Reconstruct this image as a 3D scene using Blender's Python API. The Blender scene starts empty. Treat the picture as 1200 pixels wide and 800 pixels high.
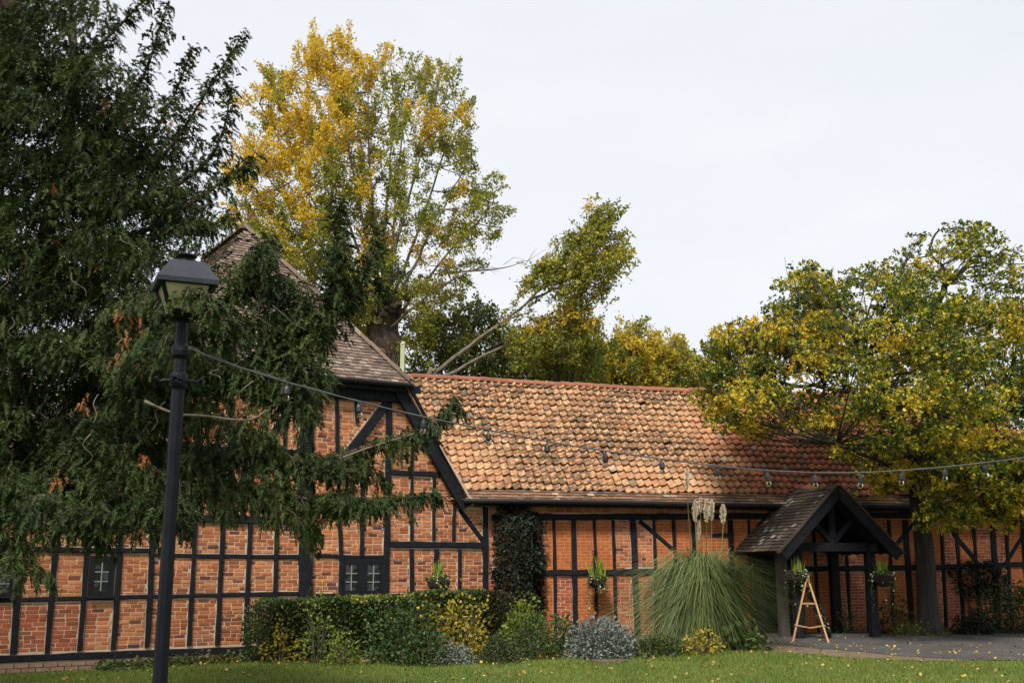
import bpy, math, random
import numpy as np
from mathutils import Vector, Matrix

random.seed(11)
rng = np.random.default_rng(11)
sc = bpy.context.scene
col = sc.collection

# ------------------------------------------------------------------ camera, sky, sun, exposure
F = 1280.0                      # focal length in pixels of a 1200 px wide frame
PITCH = math.atan(265 / F)
CAMZ = 1.7
cam_d = bpy.data.cameras.new('camera')
cam = bpy.data.objects.new('camera', cam_d)
col.objects.link(cam)
cam_d.sensor_width = 36.0
cam_d.lens = 36.0 * F / 1200.0
cam_d.clip_end = 3000
cam.location = (0, 0, CAMZ)
cam.rotation_euler = (math.pi / 2 + PITCH, 0, 0)
sc.camera = cam

SUN_DIR = Vector((-0.24, -0.74, 0.92)).normalized()      # towards the sun
world = bpy.data.worlds.new('World')
sc.world = world
world.use_nodes = True
wn, wl = world.node_tree.nodes, world.node_tree.links
bg = wn['Background']
sky = wn.new('ShaderNodeTexSky')
sky.sky_type = 'NISHITA'
sky.sun_disc = False
sky.sun_elevation = math.asin(SUN_DIR.z)
sky.sun_rotation = math.atan2(SUN_DIR.x, SUN_DIR.y)
wtc = wn.new('ShaderNodeTexCoord')
wmap = wn.new('ShaderNodeMapping')
wmap.inputs['Scale'].default_value = (1.0, 1.0, 3.2)
wno = wn.new('ShaderNodeTexNoise')
wno.inputs['Scale'].default_value = 2.2
wno.inputs['Detail'].default_value = 5
wno.inputs['Roughness'].default_value = 0.55
wramp = wn.new('ShaderNodeValToRGB')                     # thin overcast: two close greys
wramp.color_ramp.elements[0].position = 0.32
wramp.color_ramp.elements[0].color = (7.0, 7.25, 7.7, 1)
wramp.color_ramp.elements[1].position = 0.72
wramp.color_ramp.elements[1].color = (7.8, 7.93, 8.15, 1)
wmix = wn.new('ShaderNodeMix')
wmix.data_type = 'RGBA'
wmix.inputs[0].default_value = 0.93
wl.new(wtc.outputs['Generated'], wmap.inputs['Vector'])
wl.new(wmap.outputs['Vector'], wno.inputs['Vector'])
wl.new(wno.outputs['Fac'], wramp.inputs['Fac'])
wl.new(sky.outputs['Color'], wmix.inputs[6])
wl.new(wramp.outputs['Color'], wmix.inputs[7])
wl.new(wmix.outputs[2], bg.inputs['Color'])
bg.inputs['Strength'].default_value = 0.1

sun_d = bpy.data.lights.new('sun', 'SUN')
sun_d.energy = 4.2
sun_d.angle = math.radians(10)
sun_d.color = (1.0, 0.95, 0.87)
sun = bpy.data.objects.new('sun', sun_d)
col.objects.link(sun)
sun.rotation_euler = (-SUN_DIR).to_track_quat('-Z', 'Y').to_euler()
sun.location = (-8, -10, 25)

sc.view_settings.view_transform = 'Standard'
sc.view_settings.look = 'None'
sc.view_settings.exposure = 0.34
sc.view_settings.gamma = 1.0
sc.view_settings.use_curve_mapping = False
sc.render.engine = 'CYCLES'
sc.cycles.max_bounces = 6
sc.cycles.transparent_max_bounces = 6

# ------------------------------------------------------------------ survey helpers
CP, SP = math.cos(PITCH), math.sin(PITCH)
EYE = np.array([0.0, 0.0, CAMZ])
V = lambda *a: np.array(a, float)


def ray(px, py):
    a, b = (px - 600) / F, (400 - py) / F
    return np.array([a, CP - SP * b, SP + CP * b])


def at(px, py, Y):
    v = ray(px, py)
    return EYE + v * (Y / v[1])


def proj(p):
    q = np.asarray(p, float) - EYE
    dep = q[1] * CP + q[2] * SP
    return 600 + F * q[0] / dep, 400 - F * (q[2] * CP - q[1] * SP) / dep


def sstep(a, b, x):
    t = min(1.0, max(0.0, (x - a) / (b - a)))
    return t * t * (3 - 2 * t)


def g(x, y):                    # the ground rises gently towards the right-hand range
    return 0.28 * sstep(-8.5, 3.0, x) * sstep(10.0, 22.0, y)


def gr(px, py):                 # where a line of sight meets the ground
    v = ray(px, py)
    z = 0.1
    for _ in range(8):
        p = EYE + v * ((z - CAMZ) / v[2])
        z = g(p[0], p[1])
    return p


# ------------------------------------------------------------------ mesh helpers
class MB:
    def __init__(self):
        self.v, self.f = [], []

    def add(self, vs, fs):
        o = len(self.v)
        self.v.extend([tuple(map(float, p)) for p in vs])
        self.f.extend([tuple(i + o for i in q) for q in fs])
        return self

    def box(self, c, ax, ay, az):                       # centre and three half-axis vectors
        c, ax, ay, az = map(lambda q: np.asarray(q, float), (c, ax, ay, az))
        vs = [c + i * ax + j * ay + k * az for k in (-1, 1) for j in (-1, 1) for i in (-1, 1)]
        return self.add(vs, [(0, 2, 3, 1), (4, 5, 7, 6), (0, 1, 5, 4), (2, 6, 7, 3), (0, 4, 6, 2), (1, 3, 7, 5)])

    def abox(self, c, sx, sy, sz):
        return self.box(c, V(sx / 2, 0, 0), V(0, sy / 2, 0), V(0, 0, sz / 2))

    def beam(self, a, b, w, d, up=None):                # bar of section w x d from a to b
        a, b = np.asarray(a, float), np.asarray(b, float)
        t = b - a
        L = np.linalg.norm(t)
        t = t / L
        up = V(0, 0, 1) if up is None else np.asarray(up, float)
        if abs(np.dot(t, up)) > .95:
            up = V(0, 1, 0)
        s = np.cross(t, up)
        s /= np.linalg.norm(s)
        n = np.cross(s, t)
        return self.box((a + b) / 2, t * L / 2, s * w / 2, n * d / 2)

    def tube(self, pts, rad, k=6, cap=True):
        pts = [np.asarray(p, float) for p in pts]
        n = len(pts)
        if np.isscalar(rad):
            rad = [rad] * n
        base = len(self.v)
        ref = V(0.31, 0.17, 0.93)
        for i, p in enumerate(pts):
            t = pts[min(i + 1, n - 1)] - pts[max(i - 1, 0)]
            t = t / (np.linalg.norm(t) + 1e-9)
            if abs(np.dot(t, ref)) > .97:
                ref = V(1, 0.1, 0)
            a = np.cross(t, ref)
            a /= np.linalg.norm(a)
            b = np.cross(t, a)
            for j in range(k):
                an = 2 * math.pi * j / k
                q = p + rad[i] * (math.cos(an) * a + math.sin(an) * b)
                self.v.append(tuple(q))
        for i in range(n - 1):
            for j in range(k):
                self.f.append((base + i * k + j, base + i * k + (j + 1) % k, base + (i + 1) * k + (j + 1) % k, base + (i + 1) * k + j))
        if cap:
            self.f.append(tuple(base + j for j in range(k))[::-1])
            self.f.append(tuple(base + (n - 1) * k + j for j in range(k)))
        return self

    def lathe(self, c, prof, k=12, rot=0.0):            # prof = [(radius, z)]
        base = len(self.v)
        for r, z in prof:
            for j in range(k):
                an = 2 * math.pi * j / k + rot
                self.v.append((c[0] + r * math.cos(an), c[1] + r * math.sin(an), c[2] + z))
        for i in range(len(prof) - 1):
            for j in range(k):
                self.f.append((base + i * k + j, base + i * k + (j + 1) % k, base + (i + 1) * k + (j + 1) % k, base + (i + 1) * k + j))
        self.f.append(tuple(base + j for j in range(k))[::-1])
        self.f.append(tuple(base + (len(prof) - 1) * k + j for j in range(k)))
        return self

    def build(self, name, m, parent=None, smooth=False):
        return mesh_obj(name, self.v, self.f, m, parent, smooth)


OFF = {}


def finish(o, m, parent):
    col.objects.link(o)
    if m is not None:
        o.data.materials.append(m)
    if parent is not None:
        o.parent = parent
        OFF[o.name] = OFF.get(parent.name, V(0, 0, 0))
    else:
        OFF[o.name] = V(0, 0, 0)
    return o


def mesh_obj(name, vs, fs, m, parent=None, smooth=False):
    off = OFF.get(parent.name, V(0, 0, 0)) if parent is not None else V(0, 0, 0)
    me = bpy.data.meshes.new(name)
    arr = np.asarray(vs, float) - off
    me.from_pydata([tuple(p) for p in arr], [], fs)
    if smooth:
        me.polygons.foreach_set('use_smooth', np.ones(len(me.polygons), bool))
    me.update()
    return finish(bpy.data.objects.new(name, me), m, parent)


def np_obj(name, verts, faces, m, parent=None, smooth=False):
    """verts (N,3), faces (M,k): fast path for large soups"""
    off = OFF.get(parent.name, V(0, 0, 0)) if parent is not None else V(0, 0, 0)
    verts = np.asarray(verts, np.float32) - off.astype(np.float32)
    faces = np.asarray(faces, np.int32)
    k = faces.shape[1]
    me = bpy.data.meshes.new(name)
    me.vertices.add(len(verts))
    me.vertices.foreach_set('co', verts.ravel())
    me.loops.add(faces.size)
    me.loops.foreach_set('vertex_index', faces.ravel())
    me.polygons.add(len(faces))
    me.polygons.foreach_set('loop_start', np.arange(0, faces.size, k, dtype=np.int32))
    if smooth:
        me.polygons.foreach_set('use_smooth', np.ones(len(faces), bool))
    me.update(calc_edges=True)
    return finish(bpy.data.objects.new(name, me), m, parent)


def tag(o, label=None, cat=None, group=None, kind=None):
    if label:
        o['label'] = label
    if cat:
        o['category'] = cat
    if group:
        o['group'] = group
    if kind:
        o['kind'] = kind
    return o


def thing(name, loc, label, cat, group=None):
    o = bpy.data.objects.new(name, None)
    o.empty_display_size = 0.3
    col.objects.link(o)
    o.location = tuple(loc)
    OFF[o.name] = np.asarray(loc, float)
    return tag(o, label, cat, group)


# ------------------------------------------------------------------ materials
def new_mat(name):
    m = bpy.data.materials.new(name)
    m.use_nodes = True
    nt = m.node_tree
    return m, nt.nodes, nt.links, nt.nodes['Principled BSDF']


def ramp(N, stops):
    r = N.new('ShaderNodeValToRGB')
    e = r.color_ramp.elements
    while len(e) < len(stops):
        e.new(0.5)
    for i, (p, c) in enumerate(stops):
        e[i].position = p
        e[i].color = (c[0], c[1], c[2], 1)
    return r


def noise(N, L, scale, detail=4, rough=.6, coord='pos', stretch=None):
    n = N.new('ShaderNodeTexNoise')
    n.inputs['Scale'].default_value = scale
    n.inputs['Detail'].default_value = detail
    n.inputs['Roughness'].default_value = rough
    geo = N.new('ShaderNodeNewGeometry')
    if stretch:
        mp = N.new('ShaderNodeMapping')
        mp.inputs['Scale'].default_value = stretch
        L.new(geo.outputs['Position'], mp.inputs['Vector'])
        L.new(mp.outputs['Vector'], n.inputs['Vector'])
    else:
        L.new(geo.outputs['Position'], n.inputs['Vector'])
    return n


def piece_random(N, L):
    """a number per piece: differs between objects and between islands of one mesh"""
    oi = N.new('ShaderNodeObjectInfo')
    ge = N.new('ShaderNodeNewGeometry')
    a = N.new('ShaderNodeMath')
    a.operation = 'ADD'
    L.new(oi.outputs['Random'], a.inputs[0])
    L.new(ge.outputs['Random Per Island'], a.inputs[1])
    f = N.new('ShaderNodeMath')
    f.operation = 'FRACT'
    L.new(a.outputs[0], f.inputs[0])
    return f


def mixc(N, L, fac, a, b, mode='MIX'):
    x = N.new('ShaderNodeMix')
    x.data_type = 'RGBA'
    x.blend_type = mode
    for i, q in ((0, fac), (6, a), (7, b)):
        if hasattr(q, 'outputs') or hasattr(q, 'links'):
            L.new(q, x.inputs[i])
        else:
            x.inputs[i].default_value = q if i == 0 else (q[0], q[1], q[2], 1)
    return x.outputs[2]


def bump(N, L, bsdf, src, strength, dist=.01):
    b = N.new('ShaderNodeBump')
    b.inputs['Strength'].default_value = strength
    b.inputs['Distance'].default_value = dist
    L.new(src, b.inputs['Height'])
    L.new(b.outputs['Normal'], bsdf.inputs['Normal'])


def mat_plain(name, c1, c2, scale=6, rough=.8, bmp=.3, metal=0.0, spec=.5, stretch=None, bdist=.01):
    m, N, L, B = new_mat(name)
    n = noise(N, L, scale, 6, .65, stretch=stretch)
    r = ramp(N, [(.3, c1), (.7, c2)])
    L.new(n.outputs['Fac'], r.inputs['Fac'])
    L.new(r.outputs['Color'], B.inputs['Base Color'])
    B.inputs['Roughness'].default_value = rough
    B.inputs['Metallic'].default_value = metal
    B.inputs['Specular IOR Level'].default_value = spec
    if bmp:
        n2 = noise(N, L, scale * 6, 5, .6, stretch=stretch)
        bump(N, L, B, n2.outputs['Fac'], bmp, bdist)
    return m


def mat_brick(name, stops, stain=.55, grain=.3):
    m, N, L, B = new_mat(name)
    f = piece_random(N, L)
    r = ramp(N, stops)
    L.new(f.outputs[0], r.inputs['Fac'])
    big = noise(N, L, 1.1, 4, .6)
    rb = ramp(N, [(.35, (.62, .55, .50)), (.62, (1, 1, 1))])
    L.new(big.outputs['Fac'], rb.inputs['Fac'])
    c = mixc(N, L, stain, r.outputs['Color'], rb.outputs['Color'], 'MULTIPLY')
    fine = noise(N, L, 34, 5, .7)
    rf = ramp(N, [(.3, (.55, .5, .48)), (.65, (1.15, 1.12, 1.1))])
    L.new(fine.outputs['Fac'], rf.inputs['Fac'])
    c = mixc(N, L, grain * 2, c, rf.outputs['Color'], 'MULTIPLY')
    L.new(c, B.inputs['Base Color'])
    B.inputs['Roughness'].default_value = .9
    B.inputs['Specular IOR Level'].default_value = .2
    bump(N, L, B, fine.outputs['Fac'], .5, .006)
    return m


def mat_leaf(name, stops, scale=.8, rand=.55, trans=.3, rough=.55, spec=.35, offset=(0, 0, 0)):
    """leaf colour: a per-leaf number blended with a slow noise over the crown"""
    m, N, L, B = new_mat(name)
    f = piece_random(N, L)
    n = noise(N, L, scale, 3, .55)
    mr = N.new('ShaderNodeMapRange')
    mr.inputs['From Min'].default_value = .28
    mr.inputs['From Max'].default_value = .72
    L.new(n.outputs['Fac'], mr.inputs['Value'])
    mx = N.new('ShaderNodeMix')
    mx.data_type = 'FLOAT'
    mx.inputs[0].default_value = rand
    L.new(mr.outputs[0], mx.inputs[2])
    L.new(f.outputs[0], mx.inputs[3])
    r = ramp(N, stops)
    L.new(mx.outputs[0], r.inputs['Fac'])
    L.new(r.outputs['Color'], B.inputs['Base Color'])
    B.inputs['Roughness'].default_value = rough
    B.inputs['Specular IOR Level'].default_value = spec
    t = N.new('ShaderNodeBsdfTranslucent')
    L.new(r.outputs['Color'], t.inputs['Color'])
    ms = N.new('ShaderNodeMixShader')
    ms.inputs['Fac'].default_value = trans
    L.new(B.outputs['BSDF'], ms.inputs[1])
    L.new(t.outputs['BSDF'], ms.inputs[2])
    L.new(ms.outputs['Shader'], N['Material Output'].inputs['Surface'])
    return m


M = {}
BR = [(0, (.32, .105, .044)), (.18, (.40, .14, .06)), (.42, (.50, .195, .082)), (.66, (.575, .25, .11)),
      (.86, (.43, .15, .07)), (.93, (.20, .075, .05)), (1.0, (.09, .045, .04))]
M['brick'] = mat_brick('brick red', BR)
M['brick_red'] = mat_brick('brick deep red', [(0, (.26, .07, .035)), (.4, (.36, .10, .045)), (.75, (.44, .135, .06)), (1, (.24, .08, .045))])
M['brick_wash'] = mat_brick('brick orange washed', [(0, (.34, .10, .035)), (.5, (.44, .14, .045)), (1, (.36, .115, .045))], .6, .45)
M['mortar'] = mat_plain('lime mortar', (.47, .335, .225), (.62, .465, .33), 4, .95, .6)
M['mortar_wash'] = mat_plain('orange washed mortar', (.36, .12, .04), (.50, .21, .085), 6, .95, .6)
M['mortar_red'] = mat_plain('rosy mortar', (.42, .24, .17), (.55, .36, .27), 7, .95, .6)
M['timber'] = mat_plain('black tarred oak', (.004, .0045, .007), (.018, .0185, .024), 11, .75, 1, spec=.18, bdist=.02)
M['gutter'] = mat_plain('black iron paint', (.005, .005, .007), (.01, .011, .014), 8, .55, .2, spec=.3)
M['lamp'] = mat_plain('black lamp paint', (.004, .005, .0075), (.008, .009, .013), 8, .42, .25, spec=.14)
M['hood'] = mat_plain('hood paint with sky sheen', (.016, .018, .024), (.03, .034, .044), 8, .32, .25, spec=.5)  # lighter blue-grey than the lamp: sky reflection put into the base colour
M['plinth'] = mat_plain('plinth brick', (.20, .12, .08), (.34, .21, .14), 7, .95, .8)
M['lit_post'] = mat_plain('post oak painted side-lit grey', (.045, .038, .032), (.10, .086, .072), 6, .85, .8, stretch=(1, 1, .15))  # paler than the other posts: light from the left painted into the colour
M['easel'] = mat_plain('pale pine', (.26, .145, .055), (.40, .235, .10), 9, .6, .3, stretch=(1, 1, .2))
M['pole'] = mat_plain('mossy pale post', (.30, .32, .19), (.44, .45, .30), 5, .9, .6)
M['soil'] = mat_plain('bed soil', (.018, .012, .008), (.05, .034, .022), 5, 1, 1, bdist=.05)
M['cable'] = mat_plain('grey cable', (.05, .05, .056), (.09, .09, .10), 8, .6, 0)
M['socket'] = mat_plain('black bulb holder', (.008, .008, .01), (.014, .014, .016), 8, .5, 0)
M['chain'] = mat_plain('dull chain', (.05, .05, .05), (.10, .10, .10), 8, .5, 0, metal=.6)
M['basket'] = mat_plain('dark coir basket', (.012, .008, .006), (.04, .026, .016), 22, .95, 1, bdist=.03)
M['lead'] = mat_plain('lead glazing bar', (.16, .17, .18), (.26, .27, .28), 10, .6, 0)
M['wframe'] = mat_plain('black window paint', (.006, .007, .009), (.012, .013, .017), 8, .55, .3, spec=.2)
M['white'] = mat_plain('white petals', (.65, .65, .62), (.82, .82, .78), 8, .6, 0)
M['yellow'] = mat_plain('yellow petals', (.65, .42, .04), (.8, .58, .08), 8, .6, 0)
M['plume'] = mat_plain('pampas plume', (.52, .42, .30), (.72, .62, .47), 7, .9, 0)
M['white_brick'] = mat_brick('flaked whitewash brick', [(0, (.40, .34, .30)), (.5, (.52, .46, .42)), (.8, (.28, .16, .11)), (1, (.45, .40, .36))], .5, .5)
M['manhole'] = mat_plain('rusty lid', (.07, .045, .035), (.13, .085, .06), 9, .8, .5)
M['ridge'] = mat_brick('ridge clay', [(0, (.30, .12, .07)), (.5, (.38, .16, .09)), (1, (.24, .11, .07))], .5, .5)


def glass_mat():
    m, N, L, B = new_mat('dark window glass')
    n = noise(N, L, 3.5, 2, .5)
    B.inputs['Base Color'].default_value = (.006, .007, .008, 1)
    B.inputs['Roughness'].default_value = .04
    B.inputs['Specular IOR Level'].default_value = .6
    bump(N, L, B, n.outputs['Fac'], .25, .03)
    return m


M['glass'] = glass_mat()


def lantern_mat():
    m, N, L, B = new_mat('cream lantern glass')
    n = noise(N, L, 4, 4, .6)
    r = ramp(N, [(.3, (.58, .50, .30)), (.7, (.76, .69, .46))])
    L.new(n.outputs['Fac'], r.inputs['Fac'])
    L.new(r.outputs['Color'], B.inputs['Base Color'])
    B.inputs['Roughness'].default_value = .25
    t = N.new('ShaderNodeBsdfTranslucent')
    L.new(r.outputs['Color'], t.inputs['Color'])
    ms = N.new('ShaderNodeMixShader')
    ms.inputs['Fac'].default_value = .4
    L.new(B.outputs['BSDF'], ms.inputs[1])
    L.new(t.outputs['BSDF'], ms.inputs[2])
    L.new(ms.outputs['Shader'], N['Material Output'].inputs['Surface'])
    return m


M['lantern'] = lantern_mat()


def bulb_mat():
    m, N, L, B = new_mat('clear bulb glass')
    B.inputs['Base Color'].default_value = (.9, .9, .88, 1)
    B.inputs['Roughness'].default_value = .03
    B.inputs['Transmission Weight'].default_value = 1.0
    B.inputs['IOR'].default_value = 1.12
    return m


M['bulb'] = bulb_mat()


def pantile_mat():
    m, N, L, B = new_mat('weathered clay pantile')
    f = piece_random(N, L)
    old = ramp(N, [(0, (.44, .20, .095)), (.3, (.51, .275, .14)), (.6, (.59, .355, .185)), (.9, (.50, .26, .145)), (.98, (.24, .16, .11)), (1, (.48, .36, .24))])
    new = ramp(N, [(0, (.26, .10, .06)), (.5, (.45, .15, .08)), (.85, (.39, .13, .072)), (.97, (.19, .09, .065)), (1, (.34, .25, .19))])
    L.new(f.outputs[0], old.inputs['Fac'])
    L.new(f.outputs[0], new.inputs['Fac'])
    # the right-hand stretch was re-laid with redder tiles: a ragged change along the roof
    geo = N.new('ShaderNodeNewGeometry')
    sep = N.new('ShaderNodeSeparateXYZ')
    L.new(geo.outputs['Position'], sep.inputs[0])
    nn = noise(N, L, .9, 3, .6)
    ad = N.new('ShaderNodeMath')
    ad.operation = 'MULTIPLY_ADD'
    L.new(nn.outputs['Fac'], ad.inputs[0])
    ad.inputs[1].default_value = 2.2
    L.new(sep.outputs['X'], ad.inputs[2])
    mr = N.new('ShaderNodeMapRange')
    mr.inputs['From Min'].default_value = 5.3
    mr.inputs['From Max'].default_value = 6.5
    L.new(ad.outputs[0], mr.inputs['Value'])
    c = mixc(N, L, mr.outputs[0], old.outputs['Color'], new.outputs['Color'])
    # lichen and moss blotches, thick on the old stretch
    li = noise(N, L, 7.0, 7, .8)
    lr = ramp(N, [(.43, (0, 0, 0)), (.51, (1, 1, 1))])
    L.new(li.outputs['Fac'], lr.inputs['Fac'])
    area = noise(N, L, .55, 3, .5)
    ar = ramp(N, [(.36, (.45, .45, .45)), (.54, (1, 1, 1))])
    L.new(area.outputs['Fac'], ar.inputs['Fac'])
    mm = N.new('ShaderNodeMath')
    mm.operation = 'MULTIPLY'
    L.new(lr.outputs['Color'], mm.inputs[0])
    L.new(ar.outputs['Color'], mm.inputs[1])
    inv = N.new('ShaderNodeMath')
    inv.operation = 'MULTIPLY_ADD'
    L.new(mr.outputs[0], inv.inputs[0])
    inv.inputs[1].default_value = -.5
    inv.inputs[2].default_value = .95
    m2 = N.new('ShaderNodeMath')
    m2.operation = 'MULTIPLY'
    L.new(mm.outputs[0], m2.inputs[0])
    L.new(inv.outputs[0], m2.inputs[1])
    c = mixc(N, L, m2.outputs[0], c, (.10, .062, .036))
    li2 = noise(N, L, 16, 5, .7)
    l2 = ramp(N, [(.60, (0, 0, 0)), (.68, (.75, .75, .75))])
    L.new(li2.outputs['Fac'], l2.inputs['Fac'])
    m3 = N.new('ShaderNodeMath')
    m3.operation = 'MULTIPLY'
    L.new(l2.outputs['Color'], m3.inputs[0])
    L.new(inv.outputs[0], m3.inputs[1])
    c = mixc(N, L, m3.outputs[0], c, (.60, .36, .15))
    L.new(c, B.inputs['Base Color'])
    B.inputs['Roughness'].default_value = .88
    B.inputs['Specular IOR Level'].default_value = .25
    bump(N, L, B, li.outputs['Fac'], .6, .02)
    return m


M['pantile'] = pantile_mat()


def tile_mat(name, stops, moss, mossc=(.10, .09, .06)):
    m, N, L, B = new_mat(name)
    f = piece_random(N, L)
    r = ramp(N, stops)
    L.new(f.outputs[0], r.inputs['Fac'])
    n = noise(N, L, 5, 6, .7)
    mr = ramp(N, [(.48, (0, 0, 0)), (.66, (moss, moss, moss))])
    L.new(n.outputs['Fac'], mr.inputs['Fac'])
    c = mixc(N, L, mr.outputs['Color'], r.outputs['Color'], mossc)
    L.new(c, B.inputs['Base Color'])
    B.inputs['Roughness'].default_value = .9
    bump(N, L, B, n.outputs['Fac'], .5, .02)
    return m


M['plain_tile'] = tile_mat('brown plain tile', [(0, (.085, .058, .045)), (.4, (.14, .092, .07)), (.75, (.19, .13, .10)), (1, (.28, .21, .17))], .6)
M['porch_tile'] = tile_mat('dark mossy plain tile', [(0, (.028, .018, .013)), (.5, (.046, .029, .020)), (.9, (.066, .045, .033)), (.96, (.20, .165, .14)), (1, (.30, .26, .23))], .7, (.06, .062, .03))
M['eave_tile'] = tile_mat('eaves plain tile', [(0, (.09, .05, .034)), (.5, (.17, .085, .05)), (.9, (.24, .13, .08)), (1, (.42, .33, .24))], .8, (.09, .075, .035))

M['bark'] = mat_plain('grey brown bark', (.055, .042, .032), (.15, .12, .09), 7, .95, 1, stretch=(1, 1, .3), bdist=.05)
M['oak_bark'] = mat_plain('oak bark', (.024, .020, .016), (.075, .063, .05), 9, .95, 1, stretch=(1.6, 1.6, .25), bdist=.06)
M['pale_bark'] = mat_plain('pale poplar bark', (.085, .068, .048), (.20, .165, .12), 5, .9, .8, stretch=(1, 1, .35), bdist=.04)
M['pollard'] = mat_plain('pollard bark', (.045, .033, .025), (.17, .125, .092), 4.5, .9, 1, stretch=(1, 1, .4), bdist=.08)
M['twig'] = mat_plain('dry twig', (.10, .075, .055), (.22, .175, .13), 9, .9, 0)
M['dark_bark'] = mat_plain('dark yew bark', (.04, .024, .018), (.10, .062, .045), 8, .95, .8)
M['yew'] = mat_leaf('yew needles', [(0, (.012, .021, .009)), (.35, (.028, .044, .015)), (.62, (.055, .078, .022)), (.85, (.10, .124, .032)), (1, (.18, .18, .05))], 2.6, .35, .22, .6, .15)
M['rust'] = mat_leaf('browned sprays', [(0, (.16, .055, .015)), (.5, (.30, .11, .025)), (1, (.42, .19, .05))], 2, .7, .25)
M['poplar_gold'] = mat_leaf('golden poplar leaves', [(0, (.34, .26, .028)), (.4, (.58, .40, .034)), (.8, (.76, .52, .045)), (1, (.82, .60, .10))], .25, .6, .45, .6, .15)
M['poplar_green'] = mat_leaf('turning poplar leaves', [(0, (.08, .115, .022)), (.35, (.18, .215, .034)), (.65, (.35, .33, .046)), (1, (.64, .47, .05))], .5, .6, .42, .6, .15)
M['olive'] = mat_leaf('olive green leaves', [(0, (.065, .095, .02)), (.45, (.17, .205, .035)), (.8, (.33, .32, .05)), (1, (.54, .45, .065))], .9, .5, .5, .6, .15)
M['ochre'] = mat_leaf('ochre leaves', [(0, (.22, .21, .03)), (.4, (.46, .37, .045)), (.8, (.66, .48, .055)), (1, (.74, .56, .10))], .7, .55, .5, .6, .15)
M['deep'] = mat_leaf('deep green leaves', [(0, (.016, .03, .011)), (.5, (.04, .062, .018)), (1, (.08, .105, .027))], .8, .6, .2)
M['oak'] = mat_leaf('turning oak leaves', [(0, (.028, .055, .012)), (.40, (.07, .11, .018)), (.54, (.15, .175, .025)), (.66, (.44, .38, .036)), (1, (.78, .56, .055))], 2.6, .4, .35, .6, .2)
M['oak_gold'] = mat_leaf('gold oak leaves', [(0, (.09, .11, .018)), (.25, (.30, .25, .026)), (.6, (.62, .46, .04)), (1, (.84, .60, .07))], 3.0, .4, .35, .6, .2)
M['hedge'] = mat_leaf('hedge leaves', [(0, (.014, .028, .009)), (.45, (.036, .064, .017)), (.8, (.075, .115, .026)), (1, (.15, .18, .04))], 2.6, .55, .25, .5, .35)
M['hedge_brown'] = mat_leaf('bronze leaves', [(0, (.024, .022, .012)), (.5, (.05, .045, .022)), (1, (.11, .08, .035))], 2.2, .6, .2)
M['lime'] = mat_leaf('lime leaves', [(0, (.06, .10, .015)), (.5, (.15, .20, .025)), (1, (.28, .30, .04))], 2.5, .6, .3)
M['yellowleaf'] = mat_leaf('yellow shrub leaves', [(0, (.08, .085, .015)), (.4, (.24, .20, .024)), (.8, (.48, .34, .03)), (1, (.60, .44, .06))], 2.5, .6, .3)
M['midgreen'] = mat_leaf('mid green leaves', [(0, (.02, .04, .011)), (.5, (.05, .088, .02)), (1, (.11, .15, .03))], 2.2, .6, .25)
M['silver'] = mat_leaf('silver leaves', [(0, (.075, .095, .08)), (.5, (.15, .175, .15)), (1, (.26, .285, .25))], 3, .65, .15, .7, .2)
M['ivy'] = mat_leaf('dark climber leaves', [(0, (.009, .015, .010)), (.55, (.020, .030, .019)), (.9, (.035, .048, .032)), (1, (.065, .075, .05))], 2.2, .65, .12, .55, .2)
M['groundcover'] = mat_leaf('ground cover leaves', [(0, (.018, .032, .009)), (.5, (.05, .075, .016)), (1, (.12, .14, .03))], 1.5, .6, .25)
M['litter'] = mat_leaf('fallen leaves', [(0, (.12, .055, .018)), (.4, (.30, .17, .04)), (.75, (.52, .36, .07)), (1, (.62, .48, .16))], 2, .8, .2)
M['pampas'] = mat_leaf('pampas blades', [(0, (.045, .08, .028)), (.45, (.11, .155, .05)), (.8, (.23, .26, .09)), (1, (.45, .40, .18))], 1.2, .75, .25)
M['blade'] = mat_leaf('lawn blades', [(0, (.06, .11, .012)), (.5, (.13, .185, .018)), (1, (.25, .26, .045))], .9, .55, .3)
M['basketleaf'] = mat_leaf('basket leaves', [(0, (.03, .05, .015)), (.5, (.08, .11, .03)), (1, (.18, .20, .07))], 8, .7, .25)
M['spike'] = mat_leaf('spike leaves', [(0, (.16, .24, .02)), (1, (.34, .42, .05))], 8, .7, .35)


def lawn_mat():
    m, N, L, B = new_mat('lawn turf')
    n = noise(N, L, .5, 5, .6)
    r = ramp(N, [(.3, (.07, .115, .013)), (.55, (.115, .165, .018)), (.75, (.18, .19, .034))])
    L.new(n.outputs['Fac'], r.inputs['Fac'])
    f = noise(N, L, 30, 5, .75)
    rf = ramp(N, [(.3, (.45, .45, .4)), (.7, (1.25, 1.2, 1.1))])
    L.new(f.outputs['Fac'], rf.inputs['Fac'])
    c = mixc(N, L, .7, r.outputs['Color'], rf.outputs['Color'], 'MULTIPLY')
    L.new(c, B.inputs['Base Color'])
    B.inputs['Roughness'].default_value = .95
    bump(N, L, B, f.outputs['Fac'], 1, .05)
    return m


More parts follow.
